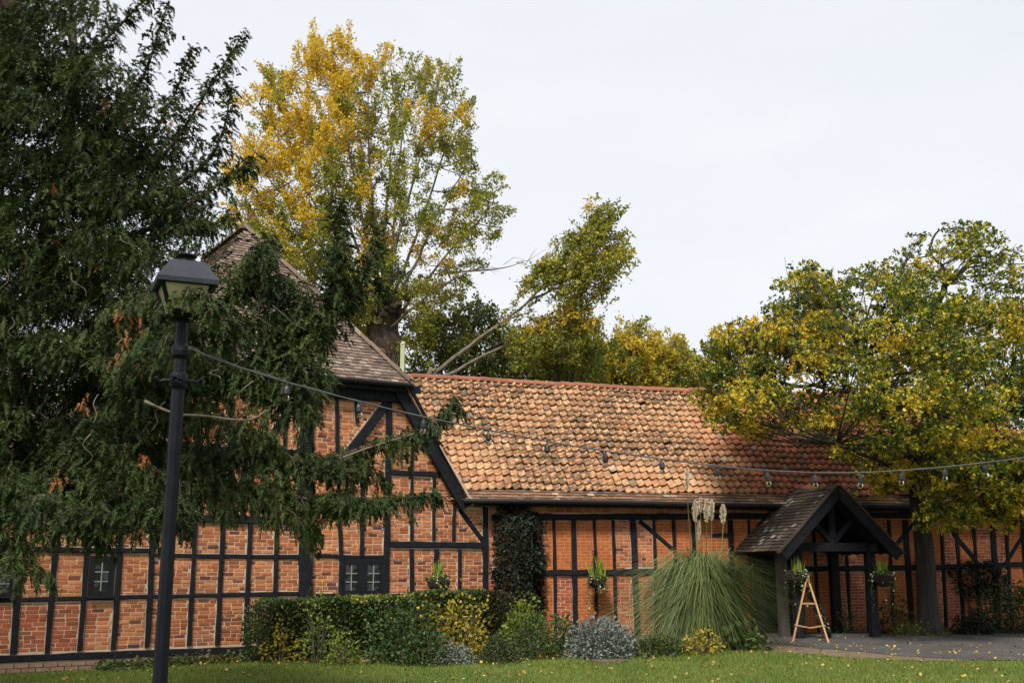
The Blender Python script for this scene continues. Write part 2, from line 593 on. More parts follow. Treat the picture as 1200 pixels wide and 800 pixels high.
def tarmac_mat():
    m, N, L, B = new_mat('worn tarmac')
    n = noise(N, L, 1.3, 6, .65)
    r = ramp(N, [(.3, (.040, .038, .037)), (.6, (.068, .064, .06)), (.8, (.11, .10, .088))])
    L.new(n.outputs['Fac'], r.inputs['Fac'])
    f = noise(N, L, 60, 4, .8)
    rf = ramp(N, [(.3, (.6, .6, .6)), (.75, (1.5, 1.45, 1.4))])
    L.new(f.outputs['Fac'], rf.inputs['Fac'])
    c = mixc(N, L, .7, r.outputs['Color'], rf.outputs['Color'], 'MULTIPLY')
    L.new(c, B.inputs['Base Color'])
    B.inputs['Roughness'].default_value = .85
    bump(N, L, B, f.outputs['Fac'], .7, .01)
    return m


M['lawn'] = lawn_mat()
M['tarmac'] = tarmac_mat()
M['earth'] = mat_plain('trodden earth', (.085, .06, .038), (.17, .125, .08), 3, 1, .8)
M['field'] = mat_plain('far field', (.05, .075, .02), (.09, .11, .03), .05, 1, 0)

# ------------------------------------------------------------------ leaf soups
LEAF4 = np.array([[0, 0, 0], [.36, .48, .05], [0, 1, 0], [-.36, .48, .05]])


def norm(a):
    return a / (np.linalg.norm(a, axis=-1, keepdims=True) + 1e-9)


def leaf_soup(P, size, D=None, Nn=None, flat=.5, width=1.0, droop=0.0, R=rng):
    """quads at points P; D = growing direction, Nn = face normal hint"""
    n = len(P)
    d = R.normal(size=(n, 3)) if D is None else D + R.normal(size=(n, 3)) * .55
    d[:, 2] -= droop
    d = norm(d)
    up = R.normal(size=(n, 3)) * (1 - flat) + (np.array([0, 0, 1.0]) if Nn is None else Nn) * flat
    s = norm(np.cross(d, up))
    nn = np.cross(s, d)
    sz = size * R.uniform(.6, 1.25, size=(n, 1))
    out = np.empty((n, 4, 3))
    for k in range(4):
        out[:, k] = P + (s * LEAF4[k, 0] * width + d * LEAF4[k, 1] + nn * LEAF4[k, 2]) * sz
    F_ = np.arange(n * 4).reshape(n, 4)
    return out.reshape(-1, 3), F_


def in_poly(px, py, poly):
    ins = False
    j = len(poly) - 1
    for i in range(len(poly)):
        xi, yi = poly[i]
        xj, yj = poly[j]
        if (yi > py) != (yj > py) and px < (xj - xi) * (py - yi) / (yj - yi + 1e-9) + xi:
            ins = not ins
        j = i
    return ins


def edge_dist(px, py, poly):
    best = 1e9
    for i in range(len(poly)):
        a, b = np.array(poly[i], float), np.array(poly[(i + 1) % len(poly)], float)
        ab = b - a
        t = max(0, min(1, np.dot(np.array([px, py]) - a, ab) / (np.dot(ab, ab) + 1e-9)))
        best = min(best, np.hypot(*(np.array([px, py]) - a - t * ab)))
    return best


def ball(n, rx, ry, rz, R=rng, shell=.35):
    d = norm(R.normal(size=(n, 3)))
    r = R.uniform(0, 1, size=(n, 1)) ** shell
    return d * r * np.array([rx, ry, rz])


def crown_clumps(poly, n, Yc, depth, seed, mind=0.0):
    """clump centres filling an outline seen at distance Yc, spread in depth"""
    R = random.Random(seed)
    xs = [p[0] for p in poly]
    ys = [p[1] for p in poly]
    out = []
    tries = 0
    while len(out) < n and tries < 60000:
        tries += 1
        px, py = R.uniform(min(xs), max(xs)), R.uniform(min(ys), max(ys))
        if not in_poly(px, py, poly):
            continue
        e = min(1.0, edge_dist(px, py, poly) / 70.0)
        Y = Yc + R.uniform(-1, 1) * depth * (.25 + .75 * e)
        p = at(px, py, Y)
        if mind and any(np.sum((p - q[0]) ** 2) < mind * mind for q in out):
            continue
        out.append((p, px, py, e))
    return out


def limb_pts(pl, n=6):
    """smooth a polyline given as 3-D points"""
    pts = [np.asarray(p, float) for p in pl]
    out = []
    for i in range(len(pts) - 1):
        p0 = pts[max(i - 1, 0)]
        p1, p2 = pts[i], pts[i + 1]
        p3 = pts[min(i + 2, len(pts) - 1)]
        for k in range(n):
            t = k / n
            out.append(.5 * ((2 * p1) + (-p0 + p2) * t + (2 * p0 - 5 * p1 + 4 * p2 - p3) * t * t + (-p0 + 3 * p1 - 3 * p2 + p3) * t ** 3))
    out.append(pts[-1])
    return out


def add_limb(mb, pl, r0, r1, k=7, n=6, wob=0.0, R=random):
    pts = limb_pts(pl, n)
    if wob:
        pts = [p + np.array([R.gauss(0, wob), R.gauss(0, wob), R.gauss(0, wob)]) if 0 < i < len(pts) - 1 else p for i, p in enumerate(pts)]
    m_ = len(pts)
    mb.tube(pts, [r0 + (r1 - r0) * (i / (m_ - 1)) ** .8 for i in range(m_)], k)
    return pts


def twig_to(mb, p, nodes, r, R=random):
    """a thin curved branch from the nearest limb node to p"""
    arr = np.array(nodes)
    w = arr - p
    d = np.linalg.norm(w, axis=1) + np.maximum(0, arr[:, 2] - p[2]) * .9
    q = arr[int(np.argmin(d))]
    mid = (p + q) / 2 + np.array([R.gauss(0, .08), R.gauss(0, .08), -.06 * np.linalg.norm(p - q)])
    mb.tube([q, (q * .55 + mid * .45), mid, p], [r, r * .8, r * .6, r * .3], 4, False)
    return q


# ------------------------------------------------------------------ ground, path, beds, far land
def sheet(name, fn, nx, ny, mat_, kind='structure', zoff=0.0):
    vs = []
    for j in range(ny + 1):
        for i in range(nx + 1):
            x, y = fn(i / nx, j / ny)
            vs.append((x, y, g(x, y) + zoff))
    fs = [(j * (nx + 1) + i, j * (nx + 1) + i + 1, (j + 1) * (nx + 1) + i + 1, (j + 1) * (nx + 1) + i) for j in range(ny) for i in range(nx)]
    o = mesh_obj(name, vs, fs, mat_)
    if kind:
        o['kind'] = kind
    return o


sheet('lawn', lambda a, b: (-45 + 90 * a, -12 + 75 * b), 90, 75, M['lawn'])
far = MB()
K = 48
for r_, z_ in ((30, -.25), (900, -.3)):
    for k_ in range(K):
        far.v.append((r_ * math.cos(2 * math.pi * k_ / K), 25 + r_ * math.sin(2 * math.pi * k_ / K), z_))
far.f = [(k_, (k_ + 1) % K, K + (k_ + 1) % K, K + k_) for k_ in range(K)]
tag(far.build('terrain', M['field']), kind='structure')


def strip_sheet(name, near_px, far_px, mat_, zoff, nx=40, ny=6, jag=0.0):
    """ground sheet between two lines surveyed in the picture"""
    A = [gr(*p) for p in near_px]
    B_ = [gr(*p) for p in far_px]

    def along(L_, t):
        k = t * (len(L_) - 1)
        i = min(int(k), len(L_) - 2)
        return L_[i] * (1 - (k - i)) + L_[i + 1] * (k - i)
    R = random.Random(len(name))
    jg = [R.uniform(-jag, jag) for _ in range(nx + 1)]

    def fn(a, b):
        p, q = along(A, a), along(B_, a)
        p = p + np.array([0, jg[int(round(a * nx))], 0])
        r = p * (1 - b) + q * b
        return r[0], r[1]
    return sheet(name, fn, nx, ny, mat_, zoff=zoff)


strip_sheet('flower_bed', [(-120, 793), (0, 788), (150, 783), (285, 776), (430, 775), (560, 774), (680, 770), (780, 766), (910, 758)],
            [(-120, 770), (0, 765), (150, 757), (285, 750), (430, 745), (560, 742), (680, 737), (780, 735), (910, 733)], M['soil'], .006, 60, 5, .12)
strip_sheet('bare_earth_edge', [(890, 762), (960, 768), (1020, 772), (1080, 774), (1150, 774)], [(890, 752), (960, 757), (1020, 762), (1080, 764), (1150, 766)], M['earth'], .006, 30, 3, .12)
strip_sheet('path', [(900, 754), (950, 759), (1000, 763), (1060, 769), (1130, 773), (1230, 774), (1420, 774)],
            [(900, 733), (950, 732), (1000, 732), (1060, 732), (1130, 737), (1230, 738), (1420, 738)], M['tarmac'], .012, 60, 6, .05)
strip_sheet('wall_bed', [(1025, 742), (1080, 743), (1140, 742), (1230, 742), (1420, 741)],
            [(1025, 733), (1080, 733), (1140, 733), (1230, 732), (1420, 731)], M['soil'], .018, 40, 4, .08)


# ------------------------------------------------------------------ timber-framed walls
class Wall:
    def __init__(self, x0, y0, x1, y1, org):
        A, B_ = at(x0, 665, y0), at(x1, 665, y1)
        u = B_ - A
        u[2] = 0
        self.u = u / np.linalg.norm(u)
        self.n = np.array([self.u[1], -self.u[0], 0.0])
        self.O = (A, B_)[org].copy()
        self.O[2] = 0
        self.blocks = []
        self.k = 0
        self.ang = math.atan2(self.u[1], self.u[0])

    def sz(self, px, py, out=0.0):
        v = ray(px, py)
        O = self.O + self.n * out
        p = EYE + v * (np.dot(O - EYE, self.n) / np.dot(v, self.n))
        return np.dot(p - O, self.u), p[2]

    def pt(self, s, z, out=0.0):
        return self.O + self.u * s + self.n * out + np.array([0, 0, z])

    def timber(self, parent, a, b, w, name='post', proud=.035, px=True, R=random):
        """hand-hewn member between two surveyed points on the wall"""
        if px:
            a, b = self.sz(*a), self.sz(*b)
        a, b = np.array(a), np.array(b)
        self.k += 1
        w *= .9
        proud = proud + .0011 * (self.k % 17)
        d = b - a
        L = np.linalg.norm(d)
        d /= L
        nrm = np.array([-d[1], d[0]])
        n = max(2, int(L / .3))
        rows = []
        bend = R.uniform(-.012, .012)
        for i in range(n + 1):
            t = i / n
            c = a + d * L * t + nrm * bend * math.sin(math.pi * t)
            h0, h1 = w / 2 + R.uniform(-.008, .006), w / 2 + R.uniform(-.008, .006)
            pr = proud + R.uniform(-.003, .003)
            ring = []
            for off, out in ((-h0, -.05), (-h0, pr - .012), (-h0 + .012, pr), (h1 - .012, pr), (h1, pr - .012), (h1, -.05)):
                q = c + nrm * off
                ring.append(self.pt(q[0], q[1], out))
            rows.append(ring)
        mb = MB()
        for r in rows:
            mb.v.extend([tuple(p) for p in r])
        for i in range(n):
            for j in range(5):
                mb.f.append((i * 6 + j, i * 6 + j + 1, (i + 1) * 6 + j + 1, (i + 1) * 6 + j))
        mb.f.append((0, 1, 2, 3, 4, 5))
        mb.f.append(tuple(n * 6 + j for j in range(6))[::-1])
        h = w / 2 + .004
        self.blocks.append([a + nrm * h, b + nrm * h, b - nrm * h, a - nrm * h])
        return mb.build(name, M['timber'], parent)

    def free(self, z0, z1, s0, s1):
        """stretches of a course left open between the timbers"""
        cuts = []
        for poly in self.blocks:
            xs = []
            for i in range(len(poly)):
                p, q = poly[i], poly[(i + 1) % len(poly)]
                if z0 <= p[1] <= z1:
                    xs.append(p[0])
                for zz in (z0, z1):
                    if (p[1] - zz) * (q[1] - zz) < 0:
                        xs.append(p[0] + (q[0] - p[0]) * (zz - p[1]) / (q[1] - p[1]))
            zs = [p[1] for p in poly]
            if not xs and min(zs) < z0 and max(zs) > z1:
                continue
            if xs:
                cuts.append((min(xs) - .008, max(xs) + .008))
        cuts.sort()
        res = []
        cur = s0
        for a, b in cuts:
            if b < cur:
                continue
            if a > s1:
                break
            if a > cur:
                res.append((cur, a))
            cur = max(cur, b)
        if cur < s1:
            res.append((cur, s1))
        return res


def brick_box(w, s0, s1, z0, z1, out):
    c = .005
    vs = [w.pt(s0, z0, -.03), w.pt(s1, z0, -.03), w.pt(s1, z1, -.03), w.pt(s0, z1, -.03),
          w.pt(s0, z0, out - c), w.pt(s1, z0, out - c), w.pt(s1, z1, out - c), w.pt(s0, z1, out - c),
          w.pt(s0 + c, z0 + c, out), w.pt(s1 - c, z0 + c, out), w.pt(s1 - c, z1 - c, out), w.pt(s0 + c, z1 - c, out)]
    fs = [(0, 1, 5, 4), (1, 2, 6, 5), (2, 3, 7, 6), (3, 0, 4, 7), (4, 5, 9, 8), (5, 6, 10, 9), (6, 7, 11, 10), (7, 4, 8, 11), (8, 9, 10, 11)]
    return vs, fs


BR_VS = None


def lay_bricks(w, parent, wallpart, extent, zr, style, pick, limit=300, seed=3):
    """running-bond infill; the bricks that show largest are objects of their own, the rest one soup per style"""
    R = random.Random(seed)
    H, J, Ln = .0555, .0125, .198
    soups = {}
    singles = []
    z = zr[0]
    row = 0
    while z < zr[1]:
        ext = extent(z)
        if ext:
            full = w.free(z, z + H, ext[0], ext[1])
            runs = [(a, b, z, z + H) for a, b in full]
            for za_, zb_ in ((z, z + H * .48), (z + H * .52, z + H)):      # split bricks under and over the rails
                for a, b in w.free(za_, zb_, ext[0], ext[1]):
                    cur = a
                    for fa, fb in full:
                        if fb <= cur or fa >= b:
                            continue
                        if fa - cur > .03:
                            runs.append((cur, fa, za_, zb_))
                        cur = max(cur, fb)
                    if b - cur > .03:
                        runs.append((cur, b, za_, zb_))
            for a, b, za_, zb_ in runs:
                ph = R.uniform(0, .03) + (row % 2) * .11
                s = a - ph
                while s < b:
                    e = s + (Ln if R.random() > .16 else .10)
                    s0, s1 = max(s, a), min(e, b)
                    if s1 - s0 > .028:
                        st = style((s0 + s1) / 2, (za_ + zb_) / 2)
                        j = R.uniform(-.003, .003)
                        out = R.uniform(.004, .012) if st != 'wash' else R.uniform(.003, .006)
                        rec = (s0 + R.uniform(0, .003), s1 - R.uniform(0, .003), za_ + j, zb_ + j, out)
                        p = proj(w.pt((s0 + s1) / 2, z, 0))
                        pr = pick(p[0], p[1], st)
                        if pr is not None and s1 - s0 > .19 and zb_ - za_ > .05:
                            singles.append((pr, rec, st))
                        else:
                            soups.setdefault(st, []).append(rec)
                    s = e + J
        z += H + J
        row += 1
    singles.sort(key=lambda q: q[0])
    for pr, rec, st in singles[limit:]:
        soups.setdefault(st, []).append(rec)
    mats = {'brick': M['brick'], 'wash': M['brick_wash'], 'red': M['brick_red']}
    proto = {}
    for i, (pr, rec, st) in enumerate(singles[:limit]):
        if st not in proto:
            class W0:
                @staticmethod
                def pt(s, zz, out):
                    return np.array([s, -out, zz])
            vs, fs = brick_box(W0, -.105, .105, -.0325, .0325, 0)
            me = bpy.data.meshes.new('brick')
            me.from_pydata([tuple(p) for p in vs], [], fs)
            me.materials.append(mats[st])
            proto[st] = me
        o = bpy.data.objects.new('brick', proto[st])
        c = w.pt((rec[0] + rec[1]) / 2, (rec[2] + rec[3]) / 2, rec[4])
        o.location = tuple(c - OFF[wallpart.name])
        o.rotation_euler = (0, 0, w.ang)
        o.scale = ((rec[1] - rec[0]) / .21, 1, (rec[3] - rec[2]) / .065)
        o.parent = wallpart
        col.objects.link(o)
    for st, recs in soups.items():
        mb = MB()
        for rec in recs:
            mb.add(*brick_box(w, *rec))
        o = mb.build('brickwork', mats[st], parent)
        o['kind'] = 'stuff'


def quad_panel(w, parent, name, m, s0, s1, z0, z1, out):
    mb = MB()
    mb.add([w.pt(s0, z0, out), w.pt(s1, z0, out), w.pt(s1, z1, out), w.pt(s0, z1, out)], [(0, 1, 2, 3)])
    return mb.build(name, m, parent)


def window(w, parent, fx0, fy0, fx1, fy1, lights, cols_=2, rows_=3, label=None):
    """dark board frame with casements; lights = list of px boxes of the glass"""
    a, b = w.sz(fx0, fy1), w.sz(fx1, fy0)
    s0, s1, z0, z1 = a[0], b[0], a[1], b[1]
    w.blocks.append([np.array(q) for q in ((s0, z0), (s1, z0), (s1, z1), (s0, z1))])
    glass = []
    for (x0, y0, x1, y1) in lights:
        p, q = w.sz(x0, y1), w.sz(x1, y0)
        glass.append((p[0], q[0], p[1], q[1]))
    # frame = bars round each light
    mb = MB()

    def bar(sa, sb, za, zb, o0, o1):
        mb.box((w.pt(sa, za, o0) + w.pt(sb, zb, o1)) / 2, w.u * (sb - sa) / 2, w.n * (o1 - o0) / 2, np.array([0, 0, (zb - za) / 2]))
    bar(s0, s1, z0, glass[0][2] - .035, -.04, .030)
    bar(s0, s1, glass[0][3] + .035, z1, -.04, .031)
    xs = [s0]
    for gq in glass:
        xs += [gq[0] - .035, gq[1] + .035]
    xs.append(s1)
    for i in range(0, len(xs), 2):
        bar(xs[i], xs[i + 1], glass[0][2] - .035, glass[0][3] + .035, -.04, .034 + .001 * i)
    fr = mb.build('window', M['wframe'], parent)
    if label:
        fr['label'] = label
    sill = MB()
    sill.box(w.pt((s0 + s1) / 2, z0 + .015, .05), w.u * ((s1 - s0) / 2 - .01), w.n * .05, V(0, 0, .014))
    sill.build('sill', M['wframe'], fr)
    for (p0, p1, q0, q1) in glass:
        cs = MB()
        for (sa, sb, za, zb) in ((p0 - .034, p0, q0 - .034, q1 + .034), (p1, p1 + .034, q0 - .034, q1 + .034), (p0, p1, q0 - .034, q0), (p0, p1, q1, q1 + .034)):
            cs.box(w.pt((sa + sb) / 2, (za + zb) / 2, .015), w.u * (sb - sa) / 2, w.n * .014, V(0, 0, (zb - za) / 2))
        cs.build('casement', M['wframe'], fr)
        cw, ch = (p1 - p0) / cols_, (q1 - q0) / rows_
        for i in range(cols_):
            for j in range(rows_):
                tl = random.uniform(-.002, .002)
                pm = MB()
                sa, sb, za, zb = p0 + i * cw + .006, p0 + (i + 1) * cw - .006, q0 + j * ch + .006, q0 + (j + 1) * ch - .006
                pm.add([w.pt(sa, za, .013 + tl), w.pt(sb, za, .013 - tl), w.pt(sb, zb, .013 + tl * .5), w.pt(sa, zb, .013 + tl)], [(0, 1, 2, 3)])
                pm.build('pane', M['glass'], fr)
        for i in range(1, cols_):
            q = MB()
            q.box(w.pt(p0 + i * cw, (q0 + q1) / 2, .018), w.u * .009, w.n * .007, V(0, 0, (q1 - q0) / 2))
            q.build('glazing_bar', M['lead'], fr)
        for j in range(1, rows_):
            q = MB()
            q.box(w.pt((p0 + p1) / 2, q0 + j * ch, .0165), w.u * (p1 - p0) / 2, w.n * .006, V(0, 0, .009))
            q.build('glazing_bar', M['lead'], fr)
    return fr


# ---- plain-tile slope: rows of small slabs inside a polygon given in the slope's own (a, b) plane
def tile_slope(name, O, ua, ub, poly, m, parent, tw=.165, gauge=.10, lift=.012, seed=1, kind='stuff', thick=.016):
    R = random.Random(seed)
    wn_ = np.cross(ua, ub)
    wn_ /= np.linalg.norm(wn_)
    if wn_[2] < 0:
        wn_ = -wn_
    b0, b1 = min(p[1] for p in poly), max(p[1] for p in poly)
    a0, a1 = min(p[0] for p in poly), max(p[0] for p in poly)
    vs, fs = [], []
    row = 0
    b = b0
    while b < b1:
        a = a0 - (row % 2) * tw / 2
        while a < a1:
            if in_poly(a + tw / 2, b + .04, poly):
                d = R.uniform(-.004, .004)
                t = R.uniform(0, .008)
                x0, x1 = a + .003, a + tw - .003
                y0, y1 = b - .035 + R.uniform(-.006, .006), b + gauge + .02
                o = len(vs)
                up0, up1 = lift + thick + t, lift * .2 + t * .3
                for (xx, yy, ww) in ((x0, y0, up0 - thick), (x1, y0, up0 - thick + d), (x1, y0, up0 + d), (x0, y0, up0), (x1, y1, up1 + d), (x0, y1, up1)):
                    vs.append(O + ua * xx + ub * yy + wn_ * ww)
                fs += [(o, o + 1, o + 2, o + 3), (o + 3, o + 2, o + 4, o + 5)]
                # side cheeks
                fs += [(o + 1, o + 4, o + 4, o + 2)][:0]
            a += tw
        b += gauge
        row += 1
    o = mesh_obj(name, vs, fs, m, parent)
    if kind:
        o['kind'] = kind
    return o


def slab(name, pts, thick, m, parent, nrm):
    mb = MB()
    n = len(pts)
    nrm = np.asarray(nrm, float)
    mb.v = [tuple(p) for p in pts] + [tuple(np.asarray(p) - nrm * thick) for p in pts]
    mb.f = [tuple(range(n)), tuple(range(n, 2 * n))[::-1]] + [(i, (i + 1) % n, n + (i + 1) % n, n + i) for i in range(n)]
    return mb.build(name, m, parent)


# =========================================================== the gabled wing (left)
W1 = Wall(0, 18.5, 572, 23.6, 1)
W2 = Wall(572, 23.6, 1200, 26.7, 0)
wing = thing('gabled_wing', W1.pt(-4.6, 0), 'half-hipped timber-framed brick wing with casement windows behind the dark conifer', 'building')
T = W1.timber
S_C, Z_AP, O_AP = -4.65, 9.15, -2.9            # hip apex in wall coordinates
ZH = 5.36                                       # hip eaves
V0, V1 = W1.sz(541, 589), W1.sz(467, 457)
ZE = 3.05
slope1 = (V1[1] - V0[1]) / (V0[0] - V1[0])


def wing_extent(z):
    lo, hi = -11.6, -.02
    if z > 2.9:
        hi = V0[0] - (z - V0[1]) / slope1 - .05
        lo = 2 * S_C - hi
    if z > ZH - .1:
        return None
    return lo, hi


wp = MB()
wp.add([W1.pt(-11.6, -.1, 0), W1.pt(-.02, -.1, 0), W1.pt(-.02, 2.95, 0), W1.pt(V0[0], 2.98, 0), W1.pt(V1[0], ZH, 0), W1.pt(2 * S_C - V1[0], ZH, 0), W1.pt(2 * S_C - V0[0], 2.98, 0), W1.pt(-11.6, 2.95, 0)],
       [(0, 1, 2, 3, 4, 5, 6, 7)])
wwall = wp.build('infill_wall', M['mortar'], wing)
# sill and plinth
T(wing, (-130, 777), (569, 749), .13, 'sill_beam', .05)
pl = MB()
for k_ in range(52):
    s_ = -11.5 + k_ * .225
    for r_ in range(3):
        z0_ = -.06 + r_ * .075
        off_ = .11 * (r_ % 2)
        pl.box(W1.pt(s_ + off_, z0_ + .033, .03), W1.u * .105, W1.n * .045, V(0, 0, .032))
pl.build('plinth', M['plinth'], wing)['kind'] = 'stuff'
# studs, left-hand bays
for a, b, w_ in (((-70, 604), (-84, 772), .10), ((-40, 604), (-53, 770), .10), ((-8, 604), (-19, 768), .10), ((27, 606), (15, 766), .12), ((68, 607), (55, 765), .10), ((105, 608), (93, 762), .10),
                 ((143, 608), (132, 761), .10), ((179, 608), (172, 758), .10), ((229, 613), (221, 756), .09), ((261, 613), (254, 755), .09),
                 ((293, 613), (287, 753), .09), ((324, 613), (320, 752), .09)):
    T(wing, a, b, w_)
T(wing, (359.5, 455), (357, 750), .30, 'great_post', .06)
T(wing, (-130, 597), (352, 611), .15, 'girt', .05)
T(wing, (-130, 640), (175, 645), .09, 'rail')
T(wing, (175, 650), (350, 652), .085, 'rail')
T(wing, (-130, 707), (349, 695), .085, 'rail')
# upper storey of the left bays, mostly behind the conifer
for a, b in (((100, 510), (97, 602)), ((133, 470), (130, 603)), ((166, 455), (163, 604)), ((200, 449), (197, 605)), ((236, 448), (232, 606)), ((271, 448), (268, 607)), ((285, 545), (283, 607)), ((312, 449), (309, 607)), ((335, 450), (332, 608))):
    T(wing, a, b, .085)
T(wing, (110, 520), (350, 530), .11, 'rail')
T(wing, (345, 470), (262, 600), .16, 'brace')
# gable bay
T(wing, (394, 466), (399, 652), .085)
T(wing, (417, 468), (418, 496), .075)
T(wing, (452, 474), (382, 562), .20, 'brace', .055)
T(wing, (426, 503), (423.5, 652), .085)
T(wing, (456, 470), (451, 746), .14, 'post', .05)
T(wing, (369, 651), (452, 652), .085, 'rail')
T(wing, (369, 597), (453, 596), .11, 'rail')
T(wing, (457, 553), (514, 556), .12, 'collar_rail')
T(wing, (456, 637.5), (567, 639), .14, 'girt', .05)
T(wing, (483.5, 512), (482, 633), .075)
T(wing, (508.5, 557), (508, 633), .075)
T(wing, (532.5, 590), (531.5, 634), .07)
T(wing, (538, 596), (567, 635), .10, 'brace')
T(wing, (568.5, 594), (568.5, 748), .13, 'corner_post', .05)
for x_, w_ in ((482, .10), (511, .12), (538, .075)):
    T(wing, (x_, 643), (x_ - .5, 748), w_)
T(wing, (370, 697), (567, 696), .08, 'rail')
T(wing, (400, 652), (397, 749), .10)
# eaves tie beam and gutter of the half hip
za = ZH - .22
T(wing, (2 * S_C - V1[0] - .3, za), (V1[0] + .12, za), .24, 'tie_beam', .08, px=False)
window(W1, wing, 102, 651, 135.5, 701, [(109, 658.5, 128, 692)], label='small square window with thin glazing bars')
window(W1, wing, -22, 654, 18, 700, [(-14, 663, 13, 694)], label='window at the edge of the picture')
window(W1, wing, 398.5, 653.5, 451, 697, [(404, 661.5, 418.5, 691.5), (429.5, 661.5, 444.5, 691.5)], label='pair of dark casements with pale glazing bars')


def wing_pick(px, py, st):
    if 18 < px < 172 and 615 < py < 766 and not (135 < py - 500 < 0):
        return -py + abs(px - 95) * .2
    if 195 < px < 345 and 648 < py < 700:
        return 200 + px
    return None


def wing_style(s, z):
    return 'red' if s < -7.9 and z < 1.2 else 'brick'


lay_bricks(W1, wing, wwall, wing_extent, (.34, ZH - .1), wing_style, wing_pick, 300, 3)
# bargeboard along the right verge, left one hidden behind the conifer
for sgn in (0, 1):
    f_ = (lambda s: 2 * S_C - s) if sgn else (lambda s: s)
    mb = MB()
    a_ = W1.pt(f_(V0[0] + .07), V0[1] - .07, .14)
    b_ = W1.pt(f_(V1[0] - .02), V1[1] + .04, .14)
    mb.beam(a_, b_, .05, .23, W1.n)
    mb.v = [tuple(q) for q in np.array(mb.v)]
    mb2 = MB()
    dirv = (b_ - a_) / np.linalg.norm(b_ - a_)
    perp = np.cross(dirv, W1.n)
    if perp[2] < 0:
        perp = -perp
    c_ = (a_ + b_) / 2
    mb2.box(c_ - perp * .06, dirv * np.linalg.norm(b_ - a_) / 2, W1.n * .03, perp * .12)
    mb2.build('bargeboard', M['timber'], wing)
    mb3 = MB()
    mb3.box(c_ + perp * .09, dirv * (np.linalg.norm(b_ - a_) / 2 + .03), W1.n * .09, perp * .022)
    mb3.build('verge_tiles', M['mortar'], wing)
g_ = MB()
gl, grt = W1.pt(2 * S_C - V1[0] - .25, ZH + .02, .30), W1.pt(V1[0] + .16, ZH + .02, .30)
g_.tube([gl, (gl + grt) / 2 - V(0, 0, .02), grt], .058, 8)
g_.build('gutter', M['gutter'], wing)
fb = MB()
fb.box((gl + grt) / 2 - W1.n * .09 - V(0, 0, .07), W1.u * 2.9, W1.n * .02, V(0, 0, .075))
fb.build('fascia', M['timber'], wing)
# roof planes
back = -W1.n
hipL, hipR = W1.pt(2 * S_C - V1[0] - .2, ZH + .06, .30), W1.pt(V1[0] + .13, ZH + .06, .30)
apex = W1.pt(S_C, Z_AP, O_AP)
ridge_end = apex + back * 9.0


def roof_plane(name, corners, m, parent, seed, tw=.165, gauge=.10):
    """corners: eaves-left, eaves-right, then upper points"""
    O = np.asarray(corners[0], float)
    ua = np.asarray(corners[1], float) - O
    ua /= np.linalg.norm(ua)
    c2 = np.asarray(corners[2], float) - O
    ub = c2 - ua * np.dot(c2, ua)
    ub /= np.linalg.norm(ub)
    nn = np.cross(ua, ub)
    if nn[2] < 0:
        nn = -nn
    poly = [(np.dot(np.asarray(c) - O, ua), np.dot(np.asarray(c) - O, ub)) for c in corners]
    slab(name, [np.asarray(c) - nn * .01 for c in corners], .06, M['timber'], parent, nn)
    return tile_slope('roof_tiles', O, ua, ub, poly, m, parent, tw, gauge, seed=seed)


roof_plane('hip_roof', [hipL, hipR, apex], M['plain_tile'], wing, 5)
verR0 = W1.pt(V0[0] + .14, V0[1] - .02, .16)
verL0 = W1.pt(2 * S_C - V0[0] - .14, V0[1] - .02, .16)
roof_plane('side_roof', [verR0, verR0 + back * 12.0, ridge_end, apex, hipR], M['plain_tile'], wing, 6)
roof_plane('side_roof', [verL0, verL0 + back * 12.0, ridge_end, apex, hipL], M['plain_tile'], wing, 7)


def ridge_run(parent, a, b, r, L_=.33, m=None, name='ridge_tile', wob=.012):
    a, b = np.asarray(a, float), np.asarray(b, float)
    d = b - a
    n = max(1, int(np.linalg.norm(d) / L_))
    d /= np.linalg.norm(d)
    s = np.cross(d, V(0, 0, 1))
    s /= np.linalg.norm(s)
    for i in range(n):
        p0 = a + (b - a) * i / n + V(0, 0, random.uniform(-wob, wob))
        p1 = a + (b - a) * (i + 1.06) / n + V(0, 0, random.uniform(-wob, wob))
        mb = MB()
        for k, (p, rr) in enumerate(((p0, r * 1.06), (p1, r * .96))):
            for j in range(7):
                an = math.pi * (j / 6)
                mb.v.append(tuple(p + s * rr * math.cos(an) + V(0, 0, 1) * rr * math.sin(an)))
        mb.f = [(j, j + 1, 8 + j, 7 + j) for j in range(6)] + [tuple(range(7))[::-1], tuple(range(7, 14))]
        mb.build(name, m or M['ridge'], parent)


ridge_run(wing, hipR + V(0, 0, .02), apex + V(0, 0, .05), .085, .30, M['plain_tile'], 'hip_tile')
ridge_run(wing, apex + V(0, 0, .02), apex + back * 3.0 + V(0, 0, .02), .12, .36, M['plain_tile'])
# low range running on to the left, behind the conifer
lowA, lowB = W1.pt(-11.7, 3.0, .25), W1.pt(2 * S_C - V0[0] - .1, 3.0, .25)
roof_plane('low_roof', [lowA, lowB, lowB + back * 3 + V(0, 0, 3.2), lowA + back * 3 + V(0, 0, 3.2)], M['plain_tile'], wing, 8)

